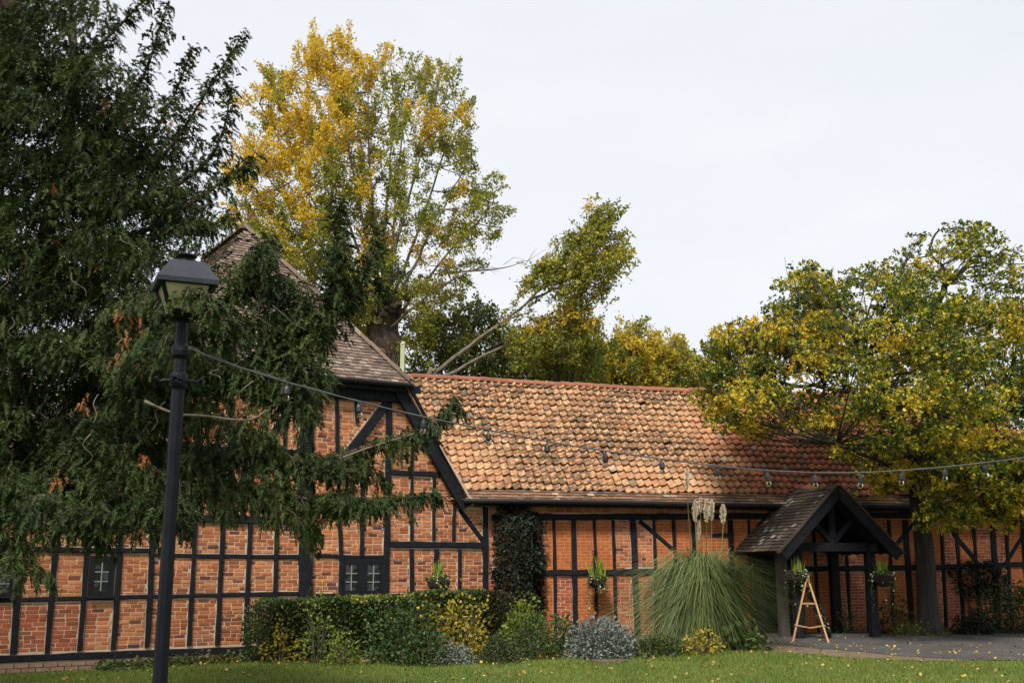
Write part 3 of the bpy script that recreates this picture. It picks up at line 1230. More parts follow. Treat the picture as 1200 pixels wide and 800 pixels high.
# =========================================================== the long barn (right)
barn = thing('long_barn', W2.pt(6.5, .25), 'long single-storey timber-framed brick barn with orange pantile roof', 'building')
T2 = W2.timber
SE = 14.8
bw = MB()
bw.add([W2.pt(-.1, -.1, 0), W2.pt(SE, -.1, 0), W2.pt(SE, 3.1, 0), W2.pt(-.1, 3.1, 0)], [(0, 1, 2, 3)])
bwall = bw.build('infill_wall', M['mortar_red'], barn)
T2(barn, (576, 606), (1290, 603), .15, 'wall_plate', .06)
T2(barn, (576, 671), (900, 667.5), .14, 'girt', .05)
T2(barn, (900, 667.5), (1075, 665), .14, 'girt', .05)
T2(barn, (1075, 665), (1290, 657), .14, 'girt', .05)
T2(barn, (576, 754), (1290, 737), .10, 'sill_beam', .05)
STUDS = [(600, 601, .08), (624, 625, .08), (648.5, 650.5, .075), (672, 674.5, .12), (696.5, 699.5, .075), (718, 722, .075), (741.5, 746.5, .15), (766, 769, .075), (789, 793, .08),
         (812, 816, .08), (855, 860, .14), (877, 882, .08), (905, 911, .09), (930, 937, .09), (952, 960, .09), (972, 981, .16), (990, 997, .09), (1012, 1018, .09), (1041, 1047, .09), (1060, 1069, .16), (1083, 1090, .09), (1102, 1109, .09), (1119, 1130, .10),
         (1140, 1149, .09), (1162, 1170, .16), (1178, 1186, .09), (1197, 1206, .09), (1216, 1226, .09), (1240, 1250, .14), (1262, 1272, .09)]
for xt, xb, w_ in STUDS:
    T2(barn, (xt, 609), (xb, 744), w_)
T2(barn, (749, 610), (787, 642), .10, 'brace')
T2(barn, (832, 627), (858, 627), .09, 'rail')
T2(barn, (1074, 609), (1047, 640), .10, 'brace')
T2(barn, (1107, 613), (1146, 660), .12, 'brace')
T2(barn, (1200, 625), (1178, 660), .10, 'brace')
WASH_UP = [(640, 717), (768, 942), (1026, 1100), (1121, 1141), (1180, 1197), (1208, 1260)]
WASH_LO = [(582, 648), (676, 720), (770, 985), (1026, 1085), (1131, 1148), (1186, 1240)]


def barn_style(s, z):
    p = proj(W2.pt(s, z, 0))
    for a, b in (WASH_UP if p[1] < 668 else WASH_LO):
        if a < p[0] < b:
            return 'wash'
    return 'red' if p[1] > 668 or p[0] > 1000 else 'brick'


for rng_, y0_, y1_ in ((WASH_UP, 605, 668), (WASH_LO, 670, 745)):
    for a, b in rng_:
        p, q = W2.sz(a, y1_), W2.sz(b, y0_)
        quad_panel(W2, barn, 'washed_panel', M['mortar_wash'], p[0], q[0], p[1], q[1], .002)


def barn_pick(px, py, st):
    if 640 < px < 768 and 610 < py < 745:
        return abs(px - 705) + abs(py - 670) * .3 + (40 if st == 'wash' else 0)
    return None


lay_bricks(W2, barn, bwall, lambda z: (.02, SE), (.3, 2.98), barn_style, barn_pick, 300, 9)
# roof: pantiles over three courses of plain tile
EO, EZ, DR, RZ = .36, 3.10, 3.1, 6.13
E0 = W2.pt(0, EZ, EO)
vslope = -W2.n * DR + V(0, 0, RZ - EZ)
SL = np.linalg.norm(vslope)
vs_ = vslope / SL
nr_ = np.cross(W2.u, vs_)
nr_ = nr_ if nr_[2] > 0 else -nr_


def roofp(s, t, h=0.0):
    """point on the barn roof: s along, t up the slope; old rafters dip and swell a little"""
    k = t / SL
    sag = (.02 * math.sin(s * .75 + .6) + .012 * math.sin(s * 1.9 + 2.0)) * k + .018 * math.sin(s * 3.1) * (1 - k) + .10 * k * max(0, 1 - (s + 2.2) / 4.5)
    return E0 + W2.u * s + vs_ * t + nr_ * (h + sag)


def wing_side(p):
    """signed distance outside the wing's right-hand roof slope"""
    q = p - W1.O
    s_, z_ = np.dot(q, W1.u), q[2]
    return (s_ - V0[0]) * slope1 + (z_ - V0[1])


deck = MB()
for i in range(41):
    s_ = -2.6 + (SE + 2.6) * i / 40
    for t_ in (0.0, SL / 2, SL):
        deck.v.append(tuple(roofp(s_, t_, -.035)))
for i in range(40):
    for j in range(2):
        deck.f.append((i * 3 + j, (i + 1) * 3 + j, (i + 1) * 3 + j + 1, i * 3 + j + 1))
deck.build('roof_deck', M['timber'], barn)
bk = MB()
r0, r1 = roofp(-2.6, SL, -.03), roofp(SE, SL, -.03)
bk.add([r0, r1, r1 - W2.n * 3.1 - V(0, 0, 3.0), r0 - W2.n * 3.1 - V(0, 0, 3.0)], [(0, 1, 2, 3)])
bk.build('back_roof', M['eave_tile'], barn)
gw = MB()
gw.add([W2.pt(SE - .05, -.1, 0), W2.pt(SE - .05, -.1, -5.6), W2.pt(SE - .05, 3.0, -5.6), W2.pt(SE - .05, RZ - .12, EO - DR), W2.pt(SE - .05, 3.05, 0)], [(0, 1, 2, 3, 4)])
gw.build('end_wall', M['brick_red'], barn)
TW, GA, TL = .18, .225, .295
prof = []
for j in range(9):
    x_ = j / 8 * (TW + .035)
    ph = x_ / TW * 2 * math.pi
    prof.append((x_, .026 * math.cos(ph + .5) + .010 * math.cos(2 * ph + .4)))


def pantile_verts(tilt=.052, dx=0.0):
    vs = []
    for (yy, up) in ((0.0, tilt), (.12, tilt * .66), (TL, 0.0)):
        for x_, h_ in prof:
            vs.append((x_ - TW / 2 + dx, yy, h_ + up))
    for x_, h_ in prof:
        vs.append((x_ - TW / 2 + dx, .004, h_ + tilt - .028))
    return np.array(vs)


PT_F = [(r * 9 + j, r * 9 + j + 1, (r + 1) * 9 + j + 1, (r + 1) * 9 + j) for r in range(2) for j in range(8)] + [(27 + j, 27 + j + 1, j + 1, j) for j in range(8)]
PT_V = pantile_verts()
pt_me = bpy.data.meshes.new('pantile')
pt_me.from_pydata([tuple(p) for p in PT_V], [], PT_F)
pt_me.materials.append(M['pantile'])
T0 = .30
NR = int((SL - T0 - .02) / GA) + 1
tiles = []
for r in range(NR):
    for c_ in range(int((SE + 2.4) / TW)):
        s_ = -2.3 + c_ * TW + random.uniform(-.008, .008)
        t_ = T0 + r * GA + random.uniform(-.018, .018) - (random.uniform(.04, .09) if random.random() < .03 else 0) + .02 * math.sin(s_ * 1.3 + r)
        p = roofp(s_, t_)
        if wing_side(p) < -.15:
            continue
        dx_, dt = .05, .05
        ua_ = roofp(s_ + dx_, t_) - p
        ua_ /= np.linalg.norm(ua_)
        ub_ = roofp(s_, t_ + dt) - p
        ub_ -= ua_ * np.dot(ua_, ub_)
        ub_ /= np.linalg.norm(ub_)
        an = random.gauss(0, .03)
        ua2 = ua_ * math.cos(an) + ub_ * math.sin(an)
        ub2 = -ua_ * math.sin(an) + ub_ * math.cos(an)
        wn2 = np.cross(ua2, ub2)
        tl_ = random.uniform(-.02, .035)
        ub2 = norm(ub2 - wn2 * tl_)
        wn2 = np.cross(ua2, ub2)
        h_ = random.uniform(0, .012) + max(0, tl_) * .3
        tiles.append((p + wn2 * h_, ua2, ub2, wn2))
tiles.sort(key=lambda q: np.linalg.norm(q[0] - EYE) + (50 if wing_side(q[0]) < .25 or proj(q[0])[0] < 475 else 0))
off_b = OFF[barn.name]
for p, a_, b_, c_ in tiles[:300]:
    o = bpy.data.objects.new('pantile', pt_me)
    mm = Matrix(((a_[0], b_[0], c_[0], p[0] - off_b[0]), (a_[1], b_[1], c_[1], p[1] - off_b[1]), (a_[2], b_[2], c_[2], p[2] - off_b[2]), (0, 0, 0, 1)))
    o.parent = barn
    o.matrix_local = mm
    col.objects.link(o)
vv, ff = [], []
for i, (p, a_, b_, c_) in enumerate(tiles[300:]):
    vv.append(PT_V @ np.array([a_, b_, c_]) + p)
    ff.append(np.array(PT_F) + i * len(PT_V))
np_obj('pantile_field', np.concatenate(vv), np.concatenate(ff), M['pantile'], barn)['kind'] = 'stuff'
tile_slope('eaves_tiles', E0 - W2.u * .9, W2.u, vs_, [(0, 0), (SE + .9, 0), (SE + .9, .36), (0, .36)], M['eave_tile'], barn, .16, .095, .02, 4)
rr_ = [roofp(-2.0 + k * .34, SL, .0) for k in range(int((SE + 2.0) / .34) + 1)]
for k in range(len(rr_) - 1):
    ridge_run(barn, rr_[k] + V(0, 0, -.015), rr_[k + 1] + V(0, 0, -.015), .105, .34)
gt = MB()
gt.tube([W2.pt(s_, EZ - .03 + .012 * math.sin(s_ * .8), EO + .06) for s_ in np.linspace(-.62, SE, 26)], .055, 8)
gt.build('gutter', M['gutter'], barn)
ev = MB()
ev.box(W2.pt((SE - .6) / 2, 3.02, .19), W2.u * (SE + .6) / 2, W2.n * .19, V(0, 0, .02))
ev.build('soffit', M['timber'], barn)

# =========================================================== porch
sP = 6.97
PW = 1.32
P_OUT, P_TR = 2.3, 1.95
porch = thing('porch', W2.pt(sP, .28, 1.5), 'dark open gabled porch with mossy tiled roof in front of the barn door', 'porch')


def pp(a, o, z):
    return W2.pt(sP + a, z, o)


PZR, PZE = 3.36, 2.05
rid_f, rid_b = pp(0, P_OUT, PZR), pp(0, -.9, PZR)
sl_ = math.hypot(PW, PZR - PZE)
for sgn in (-1, 1):
    e_f, e_b = pp(sgn * PW, P_OUT, PZE), pp(sgn * PW, .05, PZE)
    c_ = [e_b, e_f, rid_f, rid_b]
    roof_plane('roof_slope', c_, M['porch_tile'], porch, 20 + sgn, .155, .10)
    mb = MB()
    a_, b_ = pp(sgn * (PW + .03), P_OUT + .03, PZE - .10), pp(0.01 * sgn, P_OUT + .03, PZR - .07)
    d_ = (b_ - a_) / np.linalg.norm(b_ - a_)
    pe = np.cross(d_, W2.n)
    pe = pe if pe[2] > 0 else -pe
    mb.box((a_ + b_) / 2 - pe * .03, d_ * np.linalg.norm(b_ - a_) / 2, W2.n * .025, pe * .10)
    mb.build('bargeboard', M['timber'], porch)
    mb = MB()
    mb.box((a_ + b_) / 2 + pe * .095, d_ * (np.linalg.norm(b_ - a_) / 2 + .04), W2.n * .05, pe * .016)
    mb.build('verge_tiles', M['porch_tile'], porch)
    mb = MB()
    mb.beam(pp(sgn * .85, P_OUT - .12, 2.12), pp(sgn * .85, .02, 2.12), .14, .15)
    mb.build('side_plate', M['timber'], porch)
ridge_run(porch, rid_f + V(0, 0, -.03), pp(0, .55, PZR - .03), .085, .33, M['porch_tile'])
for o_ in (P_TR,):
    for a_ in (-.86, .86):
        mb = MB()
        mb.beam(pp(a_, o_, .2), pp(a_, o_, 2.12), .17, .17, W2.n)
        mb.build('post', M['timber'], porch)
    mb = MB()
    mb.beam(pp(-1.0, o_, 2.13), pp(1.0, o_, 2.13), .16, .18)
    mb.build('tie_beam', M['timber'], porch)
    mb = MB()
    mb.beam(pp(0, o_, 2.2), pp(0, o_, 3.25), .15, .12, W2.n)
    mb.build('king_post', M['timber'], porch)
    for sg in (-1, 1):
        mb = MB()
        mb.beam(pp(sg * .06, o_ + .01, 2.27), pp(sg * .52, o_ + .01, 2.74), .10, .10, W2.n)
        mb.build('strut', M['timber'], porch)
        mb = MB()
        mb.beam(pp(sg * 1.1, o_, 2.16), pp(sg * .02, o_, 3.24), .12, .12, W2.n)
        mb.build('rafter', M['timber'], porch)
for a_, o_, m_ in ((-.86, 1.3, 'lit_post'), (.92, .35, 'timber'), (-.9, .3, 'timber')):
    mb = MB()
    mb.beam(pp(a_, o_, .2), pp(a_, o_, 2.1), .19, .16, W2.n)
    q = mb.build('post', M[m_], porch)
    if m_ == 'lit_post':
        q['label'] = 'porch post with side light painted in as grey'
for k in range(7):                                        # common rafters under the tiles
    for sg in (-1, 1):
        mb = MB()
        o_ = .2 + k * .31
        mb.beam(pp(sg * 1.28, o_, 2.0), pp(sg * .03, o_, 3.25), .07, .08, W2.n)
        mb.build('rafter', M['timber'], porch)
dr = MB()                                                 # plank door behind
for k in range(6):
    dr.box(pp(-.62 + k * .165, .075, 1.2), W2.u * .08, W2.n * .012, V(0, 0, .92))
dr.build('door', M['timber'], porch)

# whitewashed brick pier by the oak
pier = thing('brick_pier', W2.pt(*W2.sz(1081, 742)[:1], .25, .3), 'low tapering whitewashed brick buttress beside the oak trunk', 'pier')
sB = W2.sz(1081, 700)[0]
for r_ in range(22):
    wdt = .34 - .006 * r_
    z_ = .25 + r_ * .075
    cuts = [-wdt / 2, -.02 + .05 * (r_ % 2), wdt / 2]
    for k in range(2):
        mb = MB()
        a_, b_ = cuts[k] + .005, cuts[k + 1] - .005
        mb.box(W2.pt(sB + (a_ + b_) / 2, z_ + .033, .15 - .003 * r_), W2.u * (b_ - a_) / 2, W2.n * (.13 - .003 * r_), V(0, 0, .0325))
        mb.build('brick', M['white_brick'], pier)
mb = MB()
mb.box(W2.pt(sB, 1.05, .13), W2.u * .135, W2.n * .10, V(0, 0, .80))
mb.build('core', M['mortar_red'], pier)

# pale post sticking up behind the roof
pole = MB()
pb = at(471, 452, 29.0)
pole.box(pb + V(0, 0, -1.2), V(.055, 0, 0), V(0, .055, 0), V(0, 0, 2.32))
pole.lathe(pb + V(0, 0, 1.12), [(.07, 0), (.075, .04), (.02, .10)], 8)
ptop = thing('timber_pole', (pb[0], pb[1], .2), 'pale mossy timber pole rising behind the barn ridge', 'pole')
pole.build('shaft', M['pole'], ptop)

# =========================================================== lamp post and festoon lights
LX = at(211, 420, 7.0)
lx, ly = LX[0], LX[1]
lz = g(lx, ly)
lamp = thing('lamp_post', (lx, ly, lz), 'black iron lamp post with four-sided cream glass lantern in front of the conifer', 'street lamp')


def zat(py, Y=7.0):
    return at(211, py, Y)[2]


LT = zat(297)
mb = MB()
z_col = zat(412)
mb.lathe((lx, ly, 0), [(.10, lz), (.10, lz + .12), (.08, lz + .16), (.078, lz + .62), (.062, lz + .68), (.047, lz + .75), (.040, z_col - .65)], 8, .39)
mb.build('shaft', M['lamp'], lamp)
mb = MB()
mb.lathe((lx, ly, 0), [(.043, z_col - .66), (.040, z_col - .05)], 8, .39)
mb.lathe((lx, ly, 0), [(.041, z_col - .05), (.06, z_col - .03), (.064, z_col), (.06, z_col + .03), (.042, z_col + .05), (.038, zat(378)), (.052, zat(376)), (.036, zat(368)), (.03, zat(356))], 12)
mb.build('neck', M['lamp'], lamp)
# ladder bar with scroll boss
mb = MB()
zb_ = zat(446)
bar = norm(V(1, .25, 0))
mb.lathe((lx, ly, 0), [(.044, zb_ - .055), (.058, zb_ - .04), (.063, zb_), (.058, zb_ + .04), (.044, zb_ + .055)], 12)
for sg in (-1, 1):
    mb.tube([V(lx, ly, zb_ + .0) + bar * sg * .04, V(lx, ly, zb_ + .0) + bar * sg * .09, V(lx, ly, zb_ - .008) + bar * sg * .115, V(lx, ly, zb_ + .01) + bar * sg * .135], [.013, .011, .011, .012], 8)
    mb.lathe(V(lx, ly, zb_ + .012) + bar * sg * .14, [(.005, -.015), (.015, -.008), (.017, 0), (.015, .008), (.005, .015)], 8)
mb.build('ladder_bar', M['lamp'], lamp)
mb = MB()
for rr, dd in ((.036, .0), (.022, .008)):
    pts = [V(lx, ly - .06 - dd, zb_) + V(rr * math.cos(a), 0, rr * math.sin(a)) for a in np.linspace(0, 2 * math.pi, 13)]
    mb.tube(pts, .007, 5)
mb.build('scroll_boss', M['lamp'], lamp)
# lantern
zl0, zl1, zl2, zl3 = zat(368), zat(336), zat(310), zat(303)
rot_ = math.radians(24)


def sq(r, z):
    return [V(lx + r * math.cos(rot_ + math.pi / 4 + k * math.pi / 2), ly + r * math.sin(rot_ + math.pi / 4 + k * math.pi / 2), z) for k in range(4)]


LB, LTp = sq(.132, zl0), sq(.228, zl1)
mb = MB()
mb.add(sq(.095, zl0 - .04) + sq(.140, zl0), [(0, 1, 5, 4), (1, 2, 6, 5), (2, 3, 7, 6), (3, 0, 4, 7), (3, 2, 1, 0), (4, 5, 6, 7)])
for k in range(4):
    mb.beam(LB[k], LTp[k], .02, .02)
    mb.beam(LB[k], LB[(k + 1) % 4], .022, .025)
    mb.beam(LTp[k], LTp[(k + 1) % 4], .022, .03)
    mb.tube([V(lx, ly, zat(378)), (V(lx, ly, zat(374)) + LB[k]) / 2 + V(0, 0, -.02), LB[k] * .8 + V(lx, ly, zl0) * .2], .012, 6)
mb.build('lantern_frame', M['lamp'], lamp)
for k in range(4):
    a_, b_, c_, d_ = LB[k], LB[(k + 1) % 4], LTp[(k + 1) % 4], LTp[k]
    ctr = (a_ + b_ + c_ + d_) / 4
    q = [p * .97 + ctr * .03 for p in (a_, b_, c_, d_)]
    inn = norm(V(lx, ly, ctr[2]) - ctr)
    q = [p + inn * .006 for p in q]
    mb = MB()
    mb.add(q + [p + inn * .006 for p in q], [(0, 1, 2, 3), (7, 6, 5, 4), (0, 4, 5, 1), (1, 5, 6, 2), (2, 6, 7, 3), (3, 7, 4, 0)])
    mb.build('pane', M['lantern'], lamp)
mb = MB()
r0_, r1_, r2_, r3_ = sq(.272, zl1 - .012), sq(.277, zl1 + .018), sq(.15, zl2), sq(.07, zl2 + .02)
mb.add(r0_ + r1_ + r2_ + r3_, [(3, 2, 1, 0)] + [(4 * i + k, 4 * i + (k + 1) % 4, 4 * i + 4 + (k + 1) % 4, 4 * i + 4 + k) for i in range(3) for k in range(4)] + [(12, 13, 14, 15)])
hood = mb.build('hood', M['hood'], lamp)
mb = MB()
zc = zl2 + .015
mb.lathe((lx, ly, zc), [(.05, 0), (.045, .02), (.05, .03), (.068, .036), (.07, .044), (.05, .054), (.02, .06)], 14)
mb.build('finial', M['lamp'], lamp)

# festoon cable: sags from the lamp post away to the right
CB = [(222, 408, 6.93), (260, 423.5, 7.12), (337, 448, 7.5), (420, 470, 7.8), (497, 488.5, 8.05), (572, 503.5, 8.3), (641, 517, 8.5), (710, 528.5, 8.7), (775, 537.5, 8.85), (841, 546, 9.05), (898, 551, 9.2), (955, 553.5, 9.35), (1010, 553.5, 9.5), (1057, 551, 9.6), (1107, 547, 9.72), (1153, 542, 9.85), (1200, 536, 10.0), (1260, 526, 10.15), (1330, 511, 10.3)]
fest = thing('string_lights', at(*CB[0]), 'string of clear bulbs on a grey cable sagging from the lamp post', 'string lights')
cpts = limb_pts([at(*c) for c in CB], 5)
for dz, rr in ((0, .0056), (.010, .004)):
    mb = MB()
    mb.tube([p + V(0, 0, dz * (1 + .8 * math.sin(i * 1.7)) * max(.25, 1 - i / 22)) for i, p in enumerate(cpts)], rr, 5)
    mb.build('cable', M['cable'], fest)
bulb_me = sock_me = None
for i, c in enumerate(CB[2:17]):
    p = at(*c)
    if bulb_me is None:
        mb = MB()
        mb.lathe((0, 0, 0), [(.006, -.002), (.006, -.02), (.011, -.026), (.019, -.03), (.0225, -.045), (.0225, -.077), (.0175, -.083)], 10)
        so = mb.build('lamp_holder', M['socket'], fest)
        mb = MB()
        mb.lathe((0, 0, 0), [(.012, -.079), (.017, -.090), (.021, -.101), (.021, -.111), (.016, -.121), (.006, -.127)], 12)
        bu = mb.build('bulb', M['bulb'], so, True)
        sock_me, bulb_me = so.data, bu.data
        sock_me.transform(Matrix.Translation(Vector(OFF[fest.name])))
        bulb_me.transform(Matrix.Translation(Vector(OFF[fest.name])))
        objs = (so, bu)
    else:
        so, bu = objs[0].copy(), objs[1].copy()
        col.objects.link(so)
        col.objects.link(bu)
        so.parent = fest
        bu.parent = so
    so.location = tuple(p - OFF[fest.name])
    so.rotation_euler = (random.uniform(-.18, .18), random.uniform(-.18, .18), 0)
    k = random.uniform(.95, 1.1)
    so.scale = (k, k, k)

# =========================================================== hanging baskets
def basket(px, py_bowl, Y, wpx, label, hook_py, wall_n=None, trail=0, spike_h=.42, seed=0):
    R = np.random.default_rng(seed)
    c = at(px, py_bowl, Y)                       # centre of the rim
    r = wpx / 2 / F * Y
    t = thing('hanging_basket', c - V(0, 0, r), label, 'hanging basket', 'hanging baskets along the walls and porch')
    mb = MB()
    mb.lathe(c, [(r * .18, -r * .95), (r * .55, -r * .80), (r * .85, -r * .45), (r, 0), (r * .97, .015), (r * .85, -.02)], 16)
    mb.build('bowl', M['basket'], t)
    hk = at(px, hook_py, Y)
    for k in range(3):
        a = k * 2.09 + .5
        mb = MB()
        mb.tube([c + V(r * math.cos(a), r * math.sin(a), 0), (c + hk) / 2 + V(r * math.cos(a), r * math.sin(a), 0) * .5, hk], .005, 4)
        mb.build('chain', M['chain'], t)
    if wall_n is not None:
        mb = MB()
        mb.tube([hk, hk + V(0, 0, .05), hk - wall_n * .38 + V(0, 0, .05)], .010, 6)
        mb.tube([hk - wall_n * .1 + V(0, 0, .05), hk - wall_n * .38 + V(0, 0, -.2)], .008, 6)
        mb.build('bracket', M['gutter'], t)
    n = 260
    P = c + ball(n, r * 1.05, r * 1.05, r * .42, R, .5) + V(0, 0, r * .15)
    v, f = leaf_soup(P, .07, R=R)
    tl = []
    for k in range(9 + trail):
        a = R.uniform(0, 6.28)
        L_ = R.uniform(.15, .35) + (R.uniform(.2, .5) if k < trail else 0)
        for q in np.linspace(0, 1, 16):
            tl.append(c + V(math.cos(a) * r * (1.0 + .12 * q), math.sin(a) * r * (1 + .12 * q), -.02 - L_ * q * q ** .3) + R.normal(size=3) * .015)
    v2, f2 = leaf_soup(np.array(tl), .045, R=R, droop=.8)
    np_obj('foliage', np.concatenate([v, v2]), np.concatenate([f, f2 + len(v)]), M['basketleaf'], t)
    # upright spiky plant: a narrow cone of strap leaves
    m_ = 46
    bs = c + np.column_stack([R.normal(0, .05, m_), R.normal(0, .05, m_), np.zeros(m_)])
    D = np.column_stack([R.normal(0, .16, m_), R.normal(0, .16, m_), np.ones(m_)])
    hh = R.uniform(.55, 1.0, (m_, 1)) * spike_h
    D = norm(D)
    S = norm(np.cross(D, R.normal(size=(m_, 3)))) * .022
    vv_ = np.stack([bs - S, bs + S, bs + D * hh * .6 + S * .6, bs + D * hh, bs + D * hh * .6 - S * .6], 1).reshape(-1, 3)
    np_obj('spike_leaves', vv_, np.arange(m_ * 5).reshape(m_, 5), M['spike'], t)
    for nm, n_, mt in (('white_flowers', 34, 'white'), ('yellow_flowers', 16, 'yellow')):
        P = c + ball(n_, r * 1.12, r * 1.12, r * .45, R, .15) + V(0, 0, r * .12)
        if trail and nm == 'white_flowers':
            P = np.concatenate([P, np.array(tl)[R.integers(0, len(tl), 24)]])
        v, f = leaf_soup(P, .04, R=R, width=1.4)
        np_obj(nm, v, f, M[mt], t)
    return t


basket(514, 681, W1.pt(-1.15, 1.3, .42)[1], 27, 'hanging basket on the wing wall above the clipped hedge', 655, W1.n, 0, .45, 31)
basket(700, 679, W2.pt(2.35, 1.3, .42)[1], 22, 'hanging basket with a tall green spike on the barn wall between climber and pampas', 648, W2.n, 5, .55, 32)
basket(934, 673, pp(-.5, 2.25, 1.6)[1], 26, 'hanging basket at the porch entrance above the wooden easel', 650, None, 4, .40, 33)
basket(1035, 675, pp(1.1, 2.25, 1.6)[1], 25, 'hanging basket right of the porch opening with white flowers trailing', 652, None, 7, .40, 34)

# =========================================================== easel
eY = gr(950, 750)[1]
ez = gr(950, 750)
easel = thing('easel', (ez[0], ez[1], ez[2]), 'pale wooden A-frame easel standing on the tarmac before the porch', 'easel')
top = at(945.5, 680, eY + .25)
fl, fr_ = gr(929, 752), gr(971, 753)
bk_ = gr(941, 744)


def bar3(a, b, w_, name, m='easel'):
    mb = MB()
    mb.beam(a, b, w_, w_ * .7, V(0, 1, 0))
    return mb.build(name, M[m], easel)


bar3(fl, top + V(-.01, 0, .02), .034, 'leg')
bar3(fr_, top + V(.03, 0, .02), .034, 'leg')
bar3(gr(965, 747), top + V(.02, .05, -.02), .03, 'leg')
bar3(bk_, top + V(0, .06, -.5), .035, 'leg')
ml, mr_ = fl + (top - fl) * .27, fr_ + (top - fr_) * .27
mb = MB()
mb.tube([ml + V(-.05, -.03, 0), (ml + mr_) / 2 + V(0, -.05, -.05), mr_ + V(.05, -.03, 0)], .015, 6)
mb.build('shelf_rail', M['easel'], easel)
bar3(bk_ + (top + V(0, .06, -.5) - bk_) * .22, gr(965, 747) + V(-.02, 0, .25), .03, 'cross_bar')
bar3(fl + (top - fl) * .62, fr_ + (top - fr_) * .62, .035, 'cross_bar')
mb = MB()
mb.box(top + V(.01, 0, .05), V(.035, 0, 0), V(0, .04, 0), V(0, 0, .07))
mb.build('head_block', M['easel'], easel)
gd = thing('flower_garland', gr(972, 747), 'dark leafy garland with small pale flowers hanging down the back of the easel', 'garland')
gp = [top + V(.06, .12, -.18), top + V(.22, .16, -.55), top + V(.36, .2, -.9), gr(973, 748) + V(0, .1, .02)]
gpts = np.array(limb_pts(gp, 14))
Pg = np.repeat(gpts, 14, 0) + rng.normal(size=(len(gpts) * 14, 3)) * .035
v, f = leaf_soup(Pg, .06)
np_obj('leaves', v, f, M['ivy'], gd)
Pg = gpts[rng.integers(0, len(gpts), 26)] + rng.normal(size=(26, 3)) * .04
v, f = leaf_soup(Pg, .04, width=1.3)
np_obj('flowers', v, f, M['white'], gd)

# lid in the lawn
lp = gr(714, 774)
mb = MB()
mb.lathe((lp[0], lp[1], lp[2] + .004), [(.30, -.02), (.30, .012), (.28, .02), (.05, .022)], 20)
tag(mb.build('drain_cover', M['manhole']), 'round rusty lid set in the lawn in front of the silver shrub', 'drain cover')


